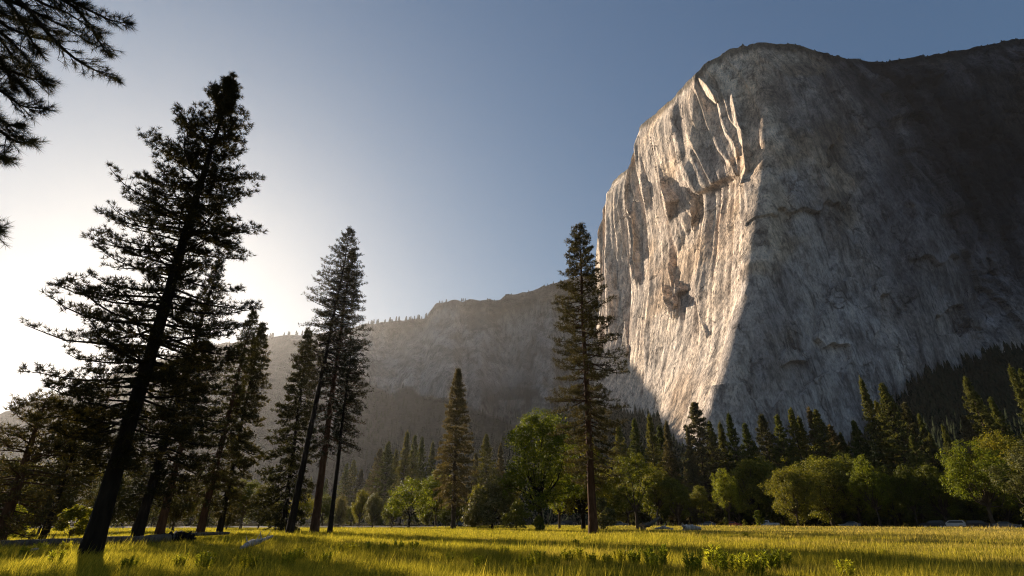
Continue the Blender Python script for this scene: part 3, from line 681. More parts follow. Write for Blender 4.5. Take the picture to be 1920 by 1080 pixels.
# the tall leaning group
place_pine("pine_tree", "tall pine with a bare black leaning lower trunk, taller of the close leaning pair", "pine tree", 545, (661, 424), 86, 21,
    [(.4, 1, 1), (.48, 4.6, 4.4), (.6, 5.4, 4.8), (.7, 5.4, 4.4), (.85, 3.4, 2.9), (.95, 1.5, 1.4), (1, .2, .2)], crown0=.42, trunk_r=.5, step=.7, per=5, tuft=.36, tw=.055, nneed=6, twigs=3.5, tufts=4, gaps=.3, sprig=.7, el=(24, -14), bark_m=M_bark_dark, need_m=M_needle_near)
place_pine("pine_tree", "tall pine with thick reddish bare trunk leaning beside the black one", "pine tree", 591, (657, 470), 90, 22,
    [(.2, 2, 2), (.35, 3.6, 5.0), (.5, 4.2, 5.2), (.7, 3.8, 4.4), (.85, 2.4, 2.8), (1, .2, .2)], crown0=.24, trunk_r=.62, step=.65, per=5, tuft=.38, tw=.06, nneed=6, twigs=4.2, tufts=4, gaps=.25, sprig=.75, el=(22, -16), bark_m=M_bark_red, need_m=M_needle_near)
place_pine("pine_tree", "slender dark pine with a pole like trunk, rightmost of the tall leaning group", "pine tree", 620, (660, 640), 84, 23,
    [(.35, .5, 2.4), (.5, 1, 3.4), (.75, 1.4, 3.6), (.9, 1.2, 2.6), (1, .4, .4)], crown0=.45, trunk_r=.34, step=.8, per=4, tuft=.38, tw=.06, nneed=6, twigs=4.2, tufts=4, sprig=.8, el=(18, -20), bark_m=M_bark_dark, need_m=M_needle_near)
place_pine("fir_tree", "dense brown conifer with crown down to the ground, left of tall leaning pair", "conifer", 532, (580, 618), 108, 24,
    [(.02, 4, 3), (.15, 6, 4.4), (.35, 5.4, 4), (.6, 3.6, 3), (.85, 1.6, 1.6), (1, .2, .2)], crown0=.05, trunk_r=.45, step=.75, per=5, tuft=.42, tw=.13, nneed=7, twigs=4.2, tufts=4, gaps=.1, sprig=.9, el=(15, -24), bark_m=M_bark_dark, need_m=M_needle_dark)
# the tall pine in front of the cliff
place_pine("ponderosa_pine", "tall straight pine with a lit orange edged trunk standing alone before the granite cliff", "pine tree", 1112, (1083, 421), 78, 25,
    [(.12, 2, 2), (.2, 4.0, 4.2), (.38, 5.6, 5.2), (.46, 5.4, 5.8), (.58, 4.8, 5.1), (.7, 4.4, 4.3), (.8, 3.1, 3.5), (.9, 2.2, 2.2), (.96, 1.7, 1.5), (1, .3, .3)], crown0=.14, trunk_r=.62, step=.78, per=5, tuft=.38, tw=.06, nneed=8, twigs=5.0, tufts=4, gaps=.22, sprig=.8, el=(24, -22), sag=.28, bark_m=M_bark_red, need_m=M_needle_dark)
place_pine("fir_tree", "slim spire shaped brown conifer alone at the meadow edge before the far cliffs", "conifer", 850, (858, 694), 128, 26,
    [(.1, 1.5, 1.5), (.2, 4.2, 4.2), (.35, 4.6, 4.6), (.6, 3.2, 3.2), (.85, 1.7, 1.7), (1, .25, .25)], crown0=.15, trunk_r=.55, step=.6, per=5, tuft=.42, tw=.13, nneed=6, twigs=4.2, tufts=4, gaps=.12, sprig=.8, el=(18, -24), bark_m=M_bark, need_m=M_needle_brown)

# prototypes for the conifers of the forest edge
def proto_conifer(seed, H, w, need_m, shape=.8, crown0=.04):
    def prof(f, side): return min(w * (1 - f) ** shape, w * .52) * (1 if f > .12 else .7) + .05
    return pine_meshes(seed, H, prof, crown0=crown0, trunk_r=.42, step=1.15, per=6, el=(30, -20), droop=.14, tuft=.6, tw=.26, nneed=6, twigs=2.3, tufts=4, bark_m=M_bark, need_m=need_m, gaps=.2, sprig=1.1, twig_tubes=False, inner=.25)
CON = [proto_conifer(101, 40, 9.6, M_needle_green, 1.1), proto_conifer(102, 40, 11, M_needle, 1.0), proto_conifer(103, 40, 8.2, M_needle_brown, 1.15), proto_conifer(104, 40, 10.4, M_needle_green, 1.0),
       proto_conifer(105, 40, 8.6, M_needle, 1.3, .1), proto_conifer(106, 40, 11.5, M_needle_brown, .9, .08)]
def conifer(px, top, R, k, label, group="conifers of the forest edge", wscale=1.0, seedrot=0.0, name="conifer_tree"):
    x, y = on_ground(px, R); T = at(px, top, R); 
    # a vertical trunk below the picked top
    x, y = float(T[0]), float(T[1]); s = float(T[2]) / 40.0
    o = thing(name, label, "conifer", (x, y, 0), seedrot, group); o.scale = (s * wscale, s * wscale, s)
    tm, cm = CON[k]; link("trunk", tm, o); link("crown", cm, o); return o
rr = random.Random(3)
FRONT = [  # px, py of the tip, distance, proto, width, label
    (764, 807, 300, 0, 1.0, "tallest conifer of the dark row left of the spire shaped conifer"),
    (730, 829, 290, 1, 1.0, "broad conifer at the front of the dark row left of the spire shaped conifer"),
    (744, 843, 310, 0, .9, "shorter conifer just right of the broad one in the row before the far slope"),
    (714, 841, 300, 2, .9, "narrow conifer just left of the broad one in the row before the far slope"),
    (779, 817, 310, 3, .8, "conifer next right of the tallest in the row before the far slope"),
    (793, 819, 315, 0, .8, "second conifer right of the tallest in the row before the far slope"),
    (812, 826, 300, 1, .85, "conifer closest on the left behind the spire shaped conifer"),
    (650, 869, 420, 0, 1.0, "small hazy conifer just right of the slender dark leaning pine"),
    (664, 863, 420, 1, 1.0, "taller of two small hazy conifers right of the slender dark pine"),
    (677, 880, 400, 2, 1.0, "low hazy conifer third right of the slender dark pine"),
    (694, 886, 390, 3, 1.0, "lowest hazy conifer before the dark row starts"),
    (613, 897, 430, 0, 1.0, "small faint conifer seen between the reddish and the slender leaning trunks"),
    (584, 893, 430, 1, 1.0, "small faint conifer seen between the black and the reddish leaning trunks"),
    (913, 815, 240, 1, .95, "blunt topped conifer just right of the spire shaped conifer"),
    (938, 832, 250, 2, .9, "conifer peeking out left of the bright green oak crown"),
    (892, 850, 260, 0, .9, "low conifer close behind the right side of the spire shaped conifer"),
    (1187, 786, 225, 0, 1.0, "pointed conifer first right of the tall lone pine"),
    (1158, 800, 235, 3, 1.0, "dark conifer half hidden behind the tall lone pine"),
    (1217, 776, 230, 3, 1.0, "tall full conifer left of the foot of the sunlit rock prow"),
    (1236, 799, 240, 1, .9, "shorter conifer between two taller ones left of the sunlit prow foot"),
    (1248, 790, 235, 2, .95, "slim conifer touching the left edge of the sunlit prow foot"),
    (1300, 755, 222, 0, 1.1, "conifer standing in front of the sunlit prow foot, darkest and tallest there"),
    (1288, 800, 215, 2, .7, "small conifer against the bright prow foot, left shoulder of the tall dark one"),
    (1330, 791, 235, 1, .9, "dark conifer right beside the tall one before the prow foot"),
    (1349, 790, 228, 2, .9, "conifer before the grey wall, narrow and left of a taller narrow one"),
    (1367, 775, 226, 0, .85, "tall narrow conifer third right of the prow foot"),
    (1394, 794, 220, 3, .9, "isolated short full conifer with gaps of grey rock on both sides"),
    (1427, 777, 228, 2, .9, "slender conifer with a clear rock gap on its left, before the grey wall"),
    (1455, 779, 222, 3, .95, "thick conifer next right of the slender one before the grey wall"),
    (1482, 765, 225, 0, .9, "sharp tipped conifer left of a shorter twin, mid wall"),
    (1497, 779, 228, 1, .9, "shorter twin at the right of the sharp tipped conifer"),
    (1517, 764, 224, 2, .9, "left half of the double topped conifer above the wide leafy crown"),
    (1530, 769, 222, 1, 1.0, "right half of the double topped conifer above the wide leafy crown"),
    (1556, 797, 235, 0, .8, "small thin conifer right of the double topped one"),
    (1576, 812, 235, 1, .8, "low conifer in the dip before the tallest right hand conifer"),
    (1598, 789, 220, 3, .85, "short full conifer at the left foot of the tallest right hand conifer"),
    (1612, 706, 218, 2, .72, "tallest thin conifer before the grey wall, reaching highest on its right part"),
    (1644, 752, 225, 0, .8, "conifer squeezed between the two tallest before the grey wall"),
    (1653, 720, 215, 1, .9, "second tallest conifer before the grey wall, fuller than the thin one"),
    (1693, 755, 222, 2, .8, "conifer at the edge of the dark scree slope, right of the two tallest"),
    (1723, 776, 230, 0, .7, "thin conifer before the dark scree slope"),
    (1709, 818, 195, 3, .9, "low solid green pyramid conifer before the scree slope"),
    (1742, 812, 225, 1, .9, "short dark conifer in the gap of the right hand tree line"),
    (1767, 797, 235, 0, .8, "dim conifer standing back in the gap before the scree slope"),
    (1810, 708, 215, 1, .78, "tall sunlit conifer over the big round leafy tree at the right"),
    (1806, 779, 212, 2, .8, "small conifer at the left foot of the tall sunlit one on the right"),
    (1833, 745, 225, 0, .8, "dark conifer right behind the tall sunlit one on the right"),
    (1856, 746, 222, 3, .7, "conifer between the tall sunlit one and the pair at the right edge"),
    (1893, 684, 205, 2, .8, "highest conifer close to the right edge of the view"),
    (1912, 694, 208, 1, .8, "second of the conifer pair cut by the right edge of the view")]
for i, (px, py, R, k, ws, lab) in enumerate(FRONT):
    conifer(px, py, R, k if i % 3 else 4 + (i // 3) % 2, lab, wscale=ws * 1.1, seedrot=rr.random() * 6.28)
# plain fillers behind the front row, which nothing tells apart
for i in range(46):
    px = rr.uniform(1130, 1960); R = rr.uniform(250, 300)
    conifer(px, rr.uniform(835, 880), R, rr.randrange(4), "dark conifer standing deep in the shaded wood behind the forest edge", "conifers deep in the wood", .95, rr.random() * 6.28)
for i in range(22):
    px = rr.uniform(-40, 560); R = rr.uniform(190, 280)
    conifer(px, rr.uniform(862, 905), R, rr.randrange(4), "dim conifer in the wood behind the leaning pines", "conifers behind the leaning pines", 1, rr.random() * 6.28)

# ------------------------------------------------------------------ broadleaf trees
def broad_meshes(seed, H, W, leaf_m, bark_m=M_bark, base=.12, nblob=16, sub=34, nleaf=52, leaf=.34, flat=.85, lobes=None, limb=True, trunk_r=None, subr=.2):
    rng = np.random.default_rng(seed); wood = Geo(); fol = Geo(); tr = trunk_r or H * .022
    zc = H * (base + 1) / 2; hz = H * (1 - base) / 2
    bl = []
    if lobes is None:
        for k in range(int(nblob * 1.7)):
            v = unit(rng.normal(size=3)); q = rng.random() ** .4
            w = W * .5 * (1 - .25 * max(0, v[2])) 
            bl.append((np.array([v[0] * w * .8 * q, v[1] * w * .8 * q, zc + v[2] * hz * .8 * q]), W * (.10 + .085 * rng.random())))
        bl.append((np.array([0, 0, H * .86]), W * .17))
    else: bl = [(np.array(c, float), r) for c, r in lobes]
    fork = np.array([rng.normal() * .1, rng.normal() * .1, H * (base + .14)])
    tp = np.array([[0, 0, -.3], [rng.normal() * .08, rng.normal() * .08, fork[2] * .5], fork])
    wood.tube(tp, [tr * 1.25, tr, tr * .8], 9)
    for c, r in bl:
        if limb:
            m1 = fork * .5 + c * .5 + rng.normal(size=3) * H * .03; m1[2] -= .04 * H
            m2 = fork * .2 + c * .8 + rng.normal(size=3) * H * .02
            wood.tube([fork * .9 + [0, 0, 0], m1, m2, c + rng.normal(size=3) * r * .3], [tr * .5, tr * .3, tr * .18, tr * .05], 6, False)
        nsb = int(sub * .62 * (r / (W * .2)) ** 1.5) + 5
        v = rng.normal(size=(nsb, 3)); v /= np.linalg.norm(v, axis=1)[:, None]
        sc = c + v * (r * (.55 + .5 * rng.random(nsb)))[:, None] * [1, 1, flat]
        sr = r * (subr * 1.9) * (.6 + .8 * rng.random(nsb))
        C = np.repeat(sc, nleaf, 0); Rr = np.repeat(sr, nleaf); Vn = np.repeat(v, nleaf, 0)
        u = rng.normal(size=C.shape); u /= np.linalg.norm(u, axis=1)[:, None]
        C = C + u * (Rr * (.55 + .55 * rng.random(len(Rr))))[:, None] * [1, 1, .7]
        Nn = u * .5 + Vn * .4 + [0, 0, .35] + rng.normal(size=C.shape) * .45
        fol.leaves(C, Nn, leaf * (.6 + .8 * rng.random(len(C))), rng)
    return wood.mesh("trunk", bark_m, True), fol.mesh("crown", leaf_m)
def broad(name, label, cat, px, top, R, meshes, group=None, rot=0, sx=1.0, H0=20.0, base_py=None):
    T = at(px, top, R); x, y = float(T[0]), float(T[1]); s = float(T[2]) / H0
    o = thing(name, label, cat, (x, y, 0), rot, group); o.scale = (s * sx, s * sx, s)
    link("trunk", meshes[0], o); link("crown", meshes[1], o); return o
M_leaf_dim = foliage("leaves_dim", (.03, .035, .012), (.07, .068, .02), (.12, .1, .03), .32, .5, .35)
BRO = [broad_meshes(201, 20, 18, M_leaf, nblob=18), broad_meshes(202, 20, 22, M_leaf, nblob=22, base=.1), broad_meshes(203, 20, 15, M_leaf, nblob=16, base=.06),
       broad_meshes(204, 20, 19, M_leaf_bright, nblob=18), broad_meshes(205, 20, 18, M_grey_leaf, nblob=18, base=.03),
       broad_meshes(206, 20, 19, M_leaf_dim, nblob=20, base=.04)]
# the bright oak in the middle (its own lobes, as seen)
o_lob = [((-5.2, 0, 20.5), 2.6), ((-2.4, .5, 23.0), 2.9), ((1.2, -.4, 24.0), 3.0), ((4.6, .4, 22.6), 2.8), ((-3.4, -1, 17.8), 2.3), ((.6, 1, 20), 2.9), ((6.6, 0, 19), 2.6), ((3.4, -1.2, 18.2), 2.6),
         ((-4.4, .6, 13.4), 2.8), ((-1.2, -1.2, 14.6), 3.0), ((2.4, 0, 12.4), 3.0), ((6.4, .8, 14.2), 2.8), ((-6.4, 0, 9.6), 2.8), ((-2.6, .8, 9.4), 2.8), ((7.4, 0, 9.4), 2.6), ((4.2, 1.4, 7.2), 2.6), ((-.4, -1.6, 6.0), 2.2)]
def lone(name, label, cat, px, top, R, meshes, H0, rot=None):
    T = at(px, top, R); az = math.atan2(T[0], T[1]); s = float(T[2]) / H0
    o = thing(name, label, cat, (float(T[0]), float(T[1]), 0), -az if rot is None else rot); o.scale = (s, s, s)
    link("trunk", meshes[0], o); link("crown", meshes[1], o); return o
lone("oak_tree", "largest bright green oak with dark curved limbs, left of the tall lone pine", "oak tree", 1008, 764, 112,
     broad_meshes(210, 27, 18, M_leaf_bright, M_bark_dark, lobes=[(c, r * 1.12) for c, r in o_lob] + [((x_, 1.5, z_), 2.6) for x_, z_ in ((-1, 17), (3, 15.5), (0, 10.5), (-3, 21), (5, 11.5), (2, 21.5), (-5, 11.6), (1.5, 8))], sub=52, nleaf=44, leaf=.36, trunk_r=.5, base=.08), 27)
lone("oak_tree", "low spreading grey green oak at the left foot of the largest oak", "oak tree", 925, 886, 116,
     broad_meshes(211, 12, 14, M_grey_leaf, M_bark_dark, lobes=[((-4, 0, 4.2), 2.6), ((-1.6, .6, 6.6), 2.7), ((1, -.4, 9), 2.6), ((3.4, 0, 8.4), 2.6), ((1.6, -.8, 5.4), 2.6), ((-4.8, .4, 2.4), 2.1), ((4.2, .8, 4.6), 2.5), ((-1.6, -1, 2.6), 2.1), ((3.6, -1.2, 2.2), 1.8)], sub=60, nleaf=54, leaf=.36, trunk_r=.3, base=.06), 12)
lone("oak_tree", "olive leaved tree with lit trunk gaps between the tall lone pine and the shaded wood", "oak tree", 1182, 848, 128,
     broad_meshes(212, 18, 11, M_leaf, M_bark, lobes=[((-1.6, 0, 15.4), 2.2), ((1.4, .4, 16), 2.1), ((3.2, 0, 13.6), 2.0), ((-3, 0, 12.2), 2.1), ((.4, -.6, 12.4), 2.2), ((3.4, .6, 9.8), 1.9), ((-2.4, .8, 8.4), 2), ((.8, 0, 7), 2.0), ((-3.6, 0, 5.2), 1.8), ((3.2, 0, 5), 1.8)], sub=36, nleaf=30, leaf=.36, trunk_r=.34), 18)
lone("oak_tree", "dull green tree mass close behind the lower trunk of the tall lone pine", "oak tree", 1085, 812, 122,
     broad_meshes(213, 20, 15, M_leaf, M_bark_dark, nblob=18, base=.05, sub=30, nleaf=30, leaf=.36), 20)
lone("oak_tree", "round topped oak at the meadow edge left of the spire shaped conifer", "oak tree", 773, 892, 150,
     broad_meshes(214, 13.5, 14, M_leaf_bright, M_bark_dark, lobes=[((-3.2, 0, 9.2), 2.5), ((0, .4, 11), 2.5), ((3, 0, 9.8), 2.5), ((-4.8, 0, 6.2), 2.1), ((4.8, .4, 6.6), 2.1), ((-1.6, -1, 7.2), 2.4), ((1.8, -1, 7), 2.4), ((-3.6, .6, 4.2), 1.7), ((3.6, 0, 4), 1.7)], sub=38, nleaf=32, leaf=.38, trunk_r=.3), 13.5)
BL = [  # px, top, R, mesh, widen, label, name
    (822, 878, 168, 3, .8, "leafy tree with an upright crown behind the spire shaped conifer's left side"),
    (705, 921, 165, 4, .9, "small grey green tree at the meadow edge, left of the round topped oak"),
    (681, 915, 180, 0, .8, "dark green leafy tree behind the small grey green one"),
    (642, 926, 178, 4, .8, "low grey green tree just right of the slender leaning trunk"),
    (612, 924, 190, 0, .9, "leafy tree seen between the reddish trunk and the slender trunk"),
    (574, 920, 185, 3, .9, "leafy tree seen between the black trunk and the reddish trunk"),
    (470, 893, 150, 0, 1.0, "leafy tree between the spike topped pine and the dense brown conifer"),
    (438, 925, 140, 5, .9, "low leafy tree behind the foot of the shorter dark pine"),
    (334, 926, 165, 0, .9, "leafy tree seen right of the first reddish trunk"),
    (232, 880, 115, 5, .9, "green leafy tree behind the big black leaning trunk"),
    (150, 820, 112, 5, .7, "tall leafy tree with dull olive leaves left of the big leaning trunk"),
    (60, 858, 125, 5, 1.0, "leafy tree low at the left between two thin trunks"),
    (900, 905, 175, 0, .9, "shaded leafy tree right of the spire shaped conifer's trunk"),
    (1262, 890, 185, 2, .9, "dark leafy tree below the bright prow foot"),
    (1222, 868, 190, 0, .9, "shaded leafy tree right of the olive leaved tree"),
    (1352, 874, 172, 3, .55, "upright tree with yellow green lit leaves, alone before the darkest wood"),
    (1396, 852, 205, 2, .9, "shaded leafy tree top behind the lit upright tree"),
    (1424, 850, 208, 0, .8, "leafy tree top in the dip left of the widest crown"),
    (1472, 862, 178, 1, .75, "left half of the widest leafy crown, catching the most sun"),
    (1528, 841, 186, 1, .9, "middle of the widest leafy crown, its top"),
    (1580, 846, 190, 0, .9, "right shoulder of the widest leafy crown"),
    (1614, 848, 176, 3, .55, "ragged leafy tree with lit drooping boughs right of the widest crown"),
    (1687, 868, 180, 0, .6, "leafy tree in front of the solid green pyramid conifer"),
    (1650, 880, 190, 2, .8, "dark leafy tree between the ragged one and the pyramid conifer"),
    (1738, 864, 182, 2, .8, "shaded leafy tree left of the big round one"),
    (1806, 820, 168, 3, .86, "big round leafy tree, brightest of the right hand part"),
    (1858, 800, 184, 0, .8, "leafy crown rising behind the big round tree"),
    (1915, 826, 150, 4, .95, "large grey green leafy tree reaching to the ground at the right edge"),
    (20, 850, 105, 5, .9, "dull leafy tree at the left edge behind the brown leafy pine"),
    (112, 884, 98, 5, .8, "dull olive leafy tree between the slim bent pine and the big leaning trunk"),
    (285, 866, 120, 5, .9, "leafy tree filling the gap between the two first trunks right of the big one"),
    (350, 886, 128, 5, .9, "dull leafy tree close left of the spike topped pine's trunk"),
    (500, 905, 135, 5, .8, "low leafy tree left of the dense brown conifer"),
    (860, 925, 160, 0, .9, "low shaded leafy tree behind the trunk of the spire shaped conifer"),
    (740, 928, 175, 0, 1.1, "darker leafy tree filling in left behind the round topped oak"),
    (1045, 860, 125, 3, .8, "yellow green tree crown at the right side of the largest oak"),
    (1120, 868, 130, 0, .8, "dark leafy tree filling in behind the tall lone pine's trunk"),
    (1310, 905, 196, 2, .9, "dim leafy tree in deep shade left of the lit upright tree")]
for px, top, R, k, sx, lab in BL:
    broad("leafy_tree", lab, "leafy tree", px, top, R, BRO[k], "leafy trees of the meadow edge", rr.random() * 6.28, sx)
for i in range(34):
    broad("leafy_tree", "leafy tree standing in deep shade under the forest edge", "leafy tree", rr.uniform(1130, 1960), rr.uniform(890, 925), rr.uniform(200, 245), BRO[rr.choice((0, 1, 2))], "leafy trees deep in the wood", rr.random() * 6.28, 1.1)
for i in range(22):
    broad("leafy_tree", "leafy tree in the low wood behind the meadow's left part", "leafy tree", rr.uniform(-60, 900), rr.uniform(925, 945), rr.uniform(195, 250), BRO[rr.choice((0, 1, 2))], "low wood behind the meadow", rr.random() * 6.28, 1.3)

# shrubs at the meadow edge
def shrub(px, top, R, W, H, seed, lab, m):
    T = at(px, top, R); 
    me = broad_meshes(seed, H, W, m, nblob=9, base=.0, sub=26, nleaf=26, leaf=.22, trunk_r=.06, subr=.2)
    s = float(T[2]) / H
    o = thing("shrub", lab, "shrub", (float(T[0]), float(T[1]), 0), seed); o.scale = (s, s, s)
    link("stem", me[0], o); link("foliage", me[1], o)
shrub(1010, 966, 98, 2.6, 2.8, 301, "small round bush standing free in front of the largest oak", M_leaf)
shrub(968, 938, 104, 5.6, 5.4, 302, "broad bush at the foot of the largest oak", M_leaf)
shrub(1130, 930, 110, 4.6, 5, 303, "thin brownish bush just right of the tall lone pine's foot", M_grey_leaf)
shrub(1419, 955, 150, 3.8, 5.5, 304, "upright light green bush left of the white pickup", M_leaf_bright)
shrub(1360, 969, 152, 2.0, 3, 305, "small pointed bush in front of the red car", M_leaf)
shrub(1395, 974, 158, 1.8, 2.4, 306, "tiny bush between the red car and the upright light green bush", M_leaf)
shrub(30, 948, 66, 4.4, 3.6, 307, "leafy bush low at the left behind the long log", M_leaf_bright)
shrub(150, 946, 72, 4.4, 4.0, 308, "fresh green bush just left of the big leaning trunk behind the log", M_leaf_bright)

# small conifers along the skyline of the far ridge
def mini_proto(seed):
    rng = np.random.default_rng(seed); g = Geo(); n = 260
    f = rng.random(n) ** .8; a = rng.random(n) * 2 * pi; r = (1 - f) * 2.2 * (.4 + .6 * rng.random(n)) + .1
    C = np.stack([r * np.cos(a) * .5, r * np.sin(a) * .5, 1 + f * 11], -1); D = np.stack([np.cos(a), np.sin(a), -.1 + .7 * f], -1)
    g.blades(C, D, .8, 1.0 + r * .8, rng); g.tube([[0, 0, -1.5], [0, 0, 12.4]], [.22, .03], 5)
    return g.mesh("ridge_conifer", M_far_tree)
MINI = [mini_proto(k) for k in (401, 402, 403)]
for i in range(90):
    px = [rr.uniform(430, 580), rr.uniform(690, 800), rr.uniform(820, 1045)][i % 3]
    py = float(np.interp(px, SKY_L[:, 0], SKY_L[:, 1])) + 2.5; R = float(far_R(px)) - 3
    P = at(px, py, R); o = link("ridge_conifer", MINI[i % 3], None, tuple(float(q) for q in P), rr.random() * 6)
    s = rr.uniform(1.4, 2.7) * (1 if px < 815 else .6); o.scale = (s, s, s)
    tag(o, "tiny conifer standing on the skyline of the hazy ridge", "conifer", "conifers on the far skyline")
rim = WALL[-1]; rpx, rpy = px_of(rim)
for i in range(46):
    px = rr.uniform(1330, 1915); j = int(np.argmin(np.abs(rpx - px)))
    o = link("summit_conifer", MINI[i % 3], None, (float(rim[j, 0]) * 1.004, float(rim[j, 1]) * 1.004, float(rim[j, 2]) - 1.5), rr.random() * 6)
    s = rr.uniform(.3, .75); o.scale = (s * 1.5, s * 1.5, s)
    tag(o, "tiny wind bent conifer on the rim of the granite cliff", "conifer", "conifers on the cliff rim")

# ------------------------------------------------------------------ the near pine whose boughs hang in at the top left
def near_boughs():
    R0 = 11.5
    bx, by = 0, 0
    T = at(-330, 300, R0 * 1.02); o = thing("overhanging_pine", "near pine whose long needled boughs hang into the upper left corner", "pine tree", (float(T[0]), float(T[1]), 0))
    wood = Geo(); fol = Geo(); rng = np.random.default_rng(77)
    base = np.array([float(T[0]), float(T[1]), 0.])
    tt = np.linspace(0, 1, 14); wood.tube(np.stack([.9 * tt, .3 * tt, 24 * tt - .3], -1), .42 * (1 - tt) + .05, 12)
    B = [  # picture course of each bough, and its distance
        (10.8, [(-330, 60), (-200, -60), (-60, -60), (40, 0), (75, 45), (110, 85), (150, 118), (185, 135), (218, 150)]),
        (10.5, [(-330, 20), (-150, -120), (20, -60), (100, -15), (165, 18), (205, 38), (240, 44)]),
        (10.9, [(-330, 60), (-100, -60), (60, -30), (140, 10), (170, 50), (190, 85), (203, 102)]),
        (11.2, [(-330, 110), (-150, 20), (-40, 30), (20, 75), (50, 110), (85, 158)]),
        (11.0, [(-330, 90), (-160, 0), (-50, 0), (10, 50), (60, 70), (105, 78)]),
        (11.4, [(-330, 180), (-160, 120), (-60, 140), (0, 168), (40, 200), (82, 203)]),
        (11.3, [(-330, 160), (-140, 80), (-50, 90), (10, 130), (60, 148), (88, 150)]),
        (11.5, [(-330, 260), (-160, 190), (-70, 205), (0, 245), (30, 268), (62, 266)]),
        (11.5, [(-330, 290), (-160, 240), (-60, 250), (-20, 285), (12, 300)]),
        (11.8, [(-330, 420), (-160, 380), (-70, 400), (-24, 428), (-7, 434)]),
        (10.6, [(-330, 20), (-120, -120), (0, -50), (80, 8), (120, 20), (185, 62)]),
        (10.7, [(-330, 60), (-120, -90), (-30, -40), (30, 20), (50, 60), (70, 95)]),
        (11.1, [(-330, 90), (-120, -30), (-60, 10), (-10, 60), (20, 100), (45, 130)]),
        (10.9, [(-330, 40), (-120, -60), (-40, -20), (30, 5), (70, 25), (120, 50), (165, 78)]),
        (11.0, [(-330, 100), (-140, 10), (-60, 40), (-10, 90), (10, 130), (25, 165)]),
        (11.3, [(-330, 130), (-140, 60), (-70, 80), (-20, 115), (20, 140), (52, 172)]),
        (10.7, [(-330, 0), (-100, -140), (0, -80), (60, -30), (100, -10), (145, 8)]),
        (11.4, [(-330, 190), (-160, 140), (-70, 165), (-25, 200), (8, 232), (30, 236)]),
        (10.9, [(-330, 50), (-120, -50), (-50, -10), (0, 25), (40, 40), (80, 52), (112, 62)])]
    for R, pts in B:
        p = np.array(pts, float); n = 26; q = np.linspace(0, len(p) - 1, n); k = np.arange(len(p))
        px = np.interp(q, k, p[:, 0]); py = np.interp(q, k, p[:, 1])
        for _ in range(2):
            px[1:-1] = .25 * px[:-2] + .5 * px[1:-1] + .25 * px[2:]; py[1:-1] = .25 * py[:-2] + .5 * py[1:-1] + .25 * py[2:]
        W = at(px, py, R + .7 * np.sin(np.linspace(0, 3, n) + R * 9)) - base
        W[0] = [W[0][0] * 0 + .3, .1, W[0][2]]
        u = np.linspace(0, 1, n); wood.tube(W, .05 * (1 - u) + .007, 6, False)
        for i in range(9, n):
            dr = unit(W[min(i + 1, n - 1)] - W[i - 1])
            for s in (1, -1, 0):
                if rng.random() < .12 and i < n - 2: continue
                ln = (.10 + .30 * rng.random()) * (1.0 if i < n - 3 else .5) * (1.25 - .5 * u[i])
                perp = unit(np.cross(dr, [0, 0, 1.])) * s + np.array([0, 0, rng.normal() * .45])
                d = unit(dr * .75 + perp * .8 + [0, 0, .12]); e = W[i] + d * ln
                wood.tube([W[i], W[i] + d * ln * .5, e], [.008, .006, .004], 4, False)
                for f in (.55, .8, 1.0):
                    c = W[i] + d * ln * f; m = 16
                    D = d * .8 + rng.normal(size=(m, 3)) * .55
                    fol.blades(np.tile(c, (m, 1)), D, .0065, .15 * (.7 + .5 * rng.random(m)), rng)
        m = 50; fol.blades(np.tile(W[-1], (m, 1)), unit(W[-1] - W[-2]) * .8 + rng.normal(size=(m, 3)) * .6, .0075, .16, rng)
    # bare hooked twig
    tw = at(np.array([110, 112, 108, 118, 124, 122]), np.array([85, 100, 112, 118, 126, 130]), np.full(6, 10.9)) - base
    wood.tube(tw, np.linspace(.008, .003, 6), 4, False)
    link("trunk", wood.mesh("trunk", M_bark_dark, True), o); link("crown", fol.mesh("crown", M_needle_near), o)
near_boughs()

# ------------------------------------------------------------------ fallen timber
def log(name, label, pts, rads, mat, snags=(), rootplate=0, sides=10, seed=1):
    rng = np.random.default_rng(seed); g = Geo(); P = np.array(pts, float); n = 24
    k = np.arange(len(P)); q = np.linspace(0, len(P) - 1, n)
    C = np.stack([np.interp(q, k, P[:, c]) for c in range(3)], -1); R = np.interp(q, k, rads) * (1 + .12 * rng.normal(size=n))
    base = C[0].copy(); C = C - base; C[:, 2] += .04 * rng.normal(size=n) * np.interp(q, k, rads)
    g.tube(C, R, sides)
    o = thing(name, label, "fallen tree", tuple(base)); link("trunk", g.mesh("trunk", mat, False), o)
    if snags:
        for (f, dx, dy, dz, r) in snags:
            s = Geo(); i = int(f * (n - 1)); d = np.array([dx, dy, dz]); b = C[i]
            s.tube([b, b + d * .5 + rng.normal(size=3) * .05, b + d], [r, r * .7, r * .25], 6); link("branch", s.mesh("branch", mat), o)
    if rootplate:
        s = Geo()
        for i in range(16):
            a = rng.random() * 6.28; rr_ = rootplate * (.6 + .6 * rng.random()); ax = unit(C[0] - C[3]); u_ = unit(np.cross(ax, [0, 0, 1.])); v_ = np.cross(ax, u_)
            e = ax * rr_ * .35 + (u_ * cos(a) + v_ * sin(a)) * rr_
            s.tube([C[0] * 0, e * .5 + rng.normal(size=3) * .08, e], [rootplate * .3, rootplate * .14, rootplate * .03], 6)
        link("roots", s.mesh("roots", mat), o)
    return o
def G3(px, R, z, py=988): x, y = on_ground(px, R, py); return (x, y, z)
log("fallen_log", "long dark fallen log lying across the meadow behind the big leaning trunk", [G3(-60, 50, .32), G3(60, 50.5, .34), G3(200, 52, .36), G3(340, 55, .4)], [.2, .24, .3, .36], M_wood_grey, [(.2, -.3, .1, .8, .05), (.45, .2, 0, .7, .05)], rootplate=0, seed=2)
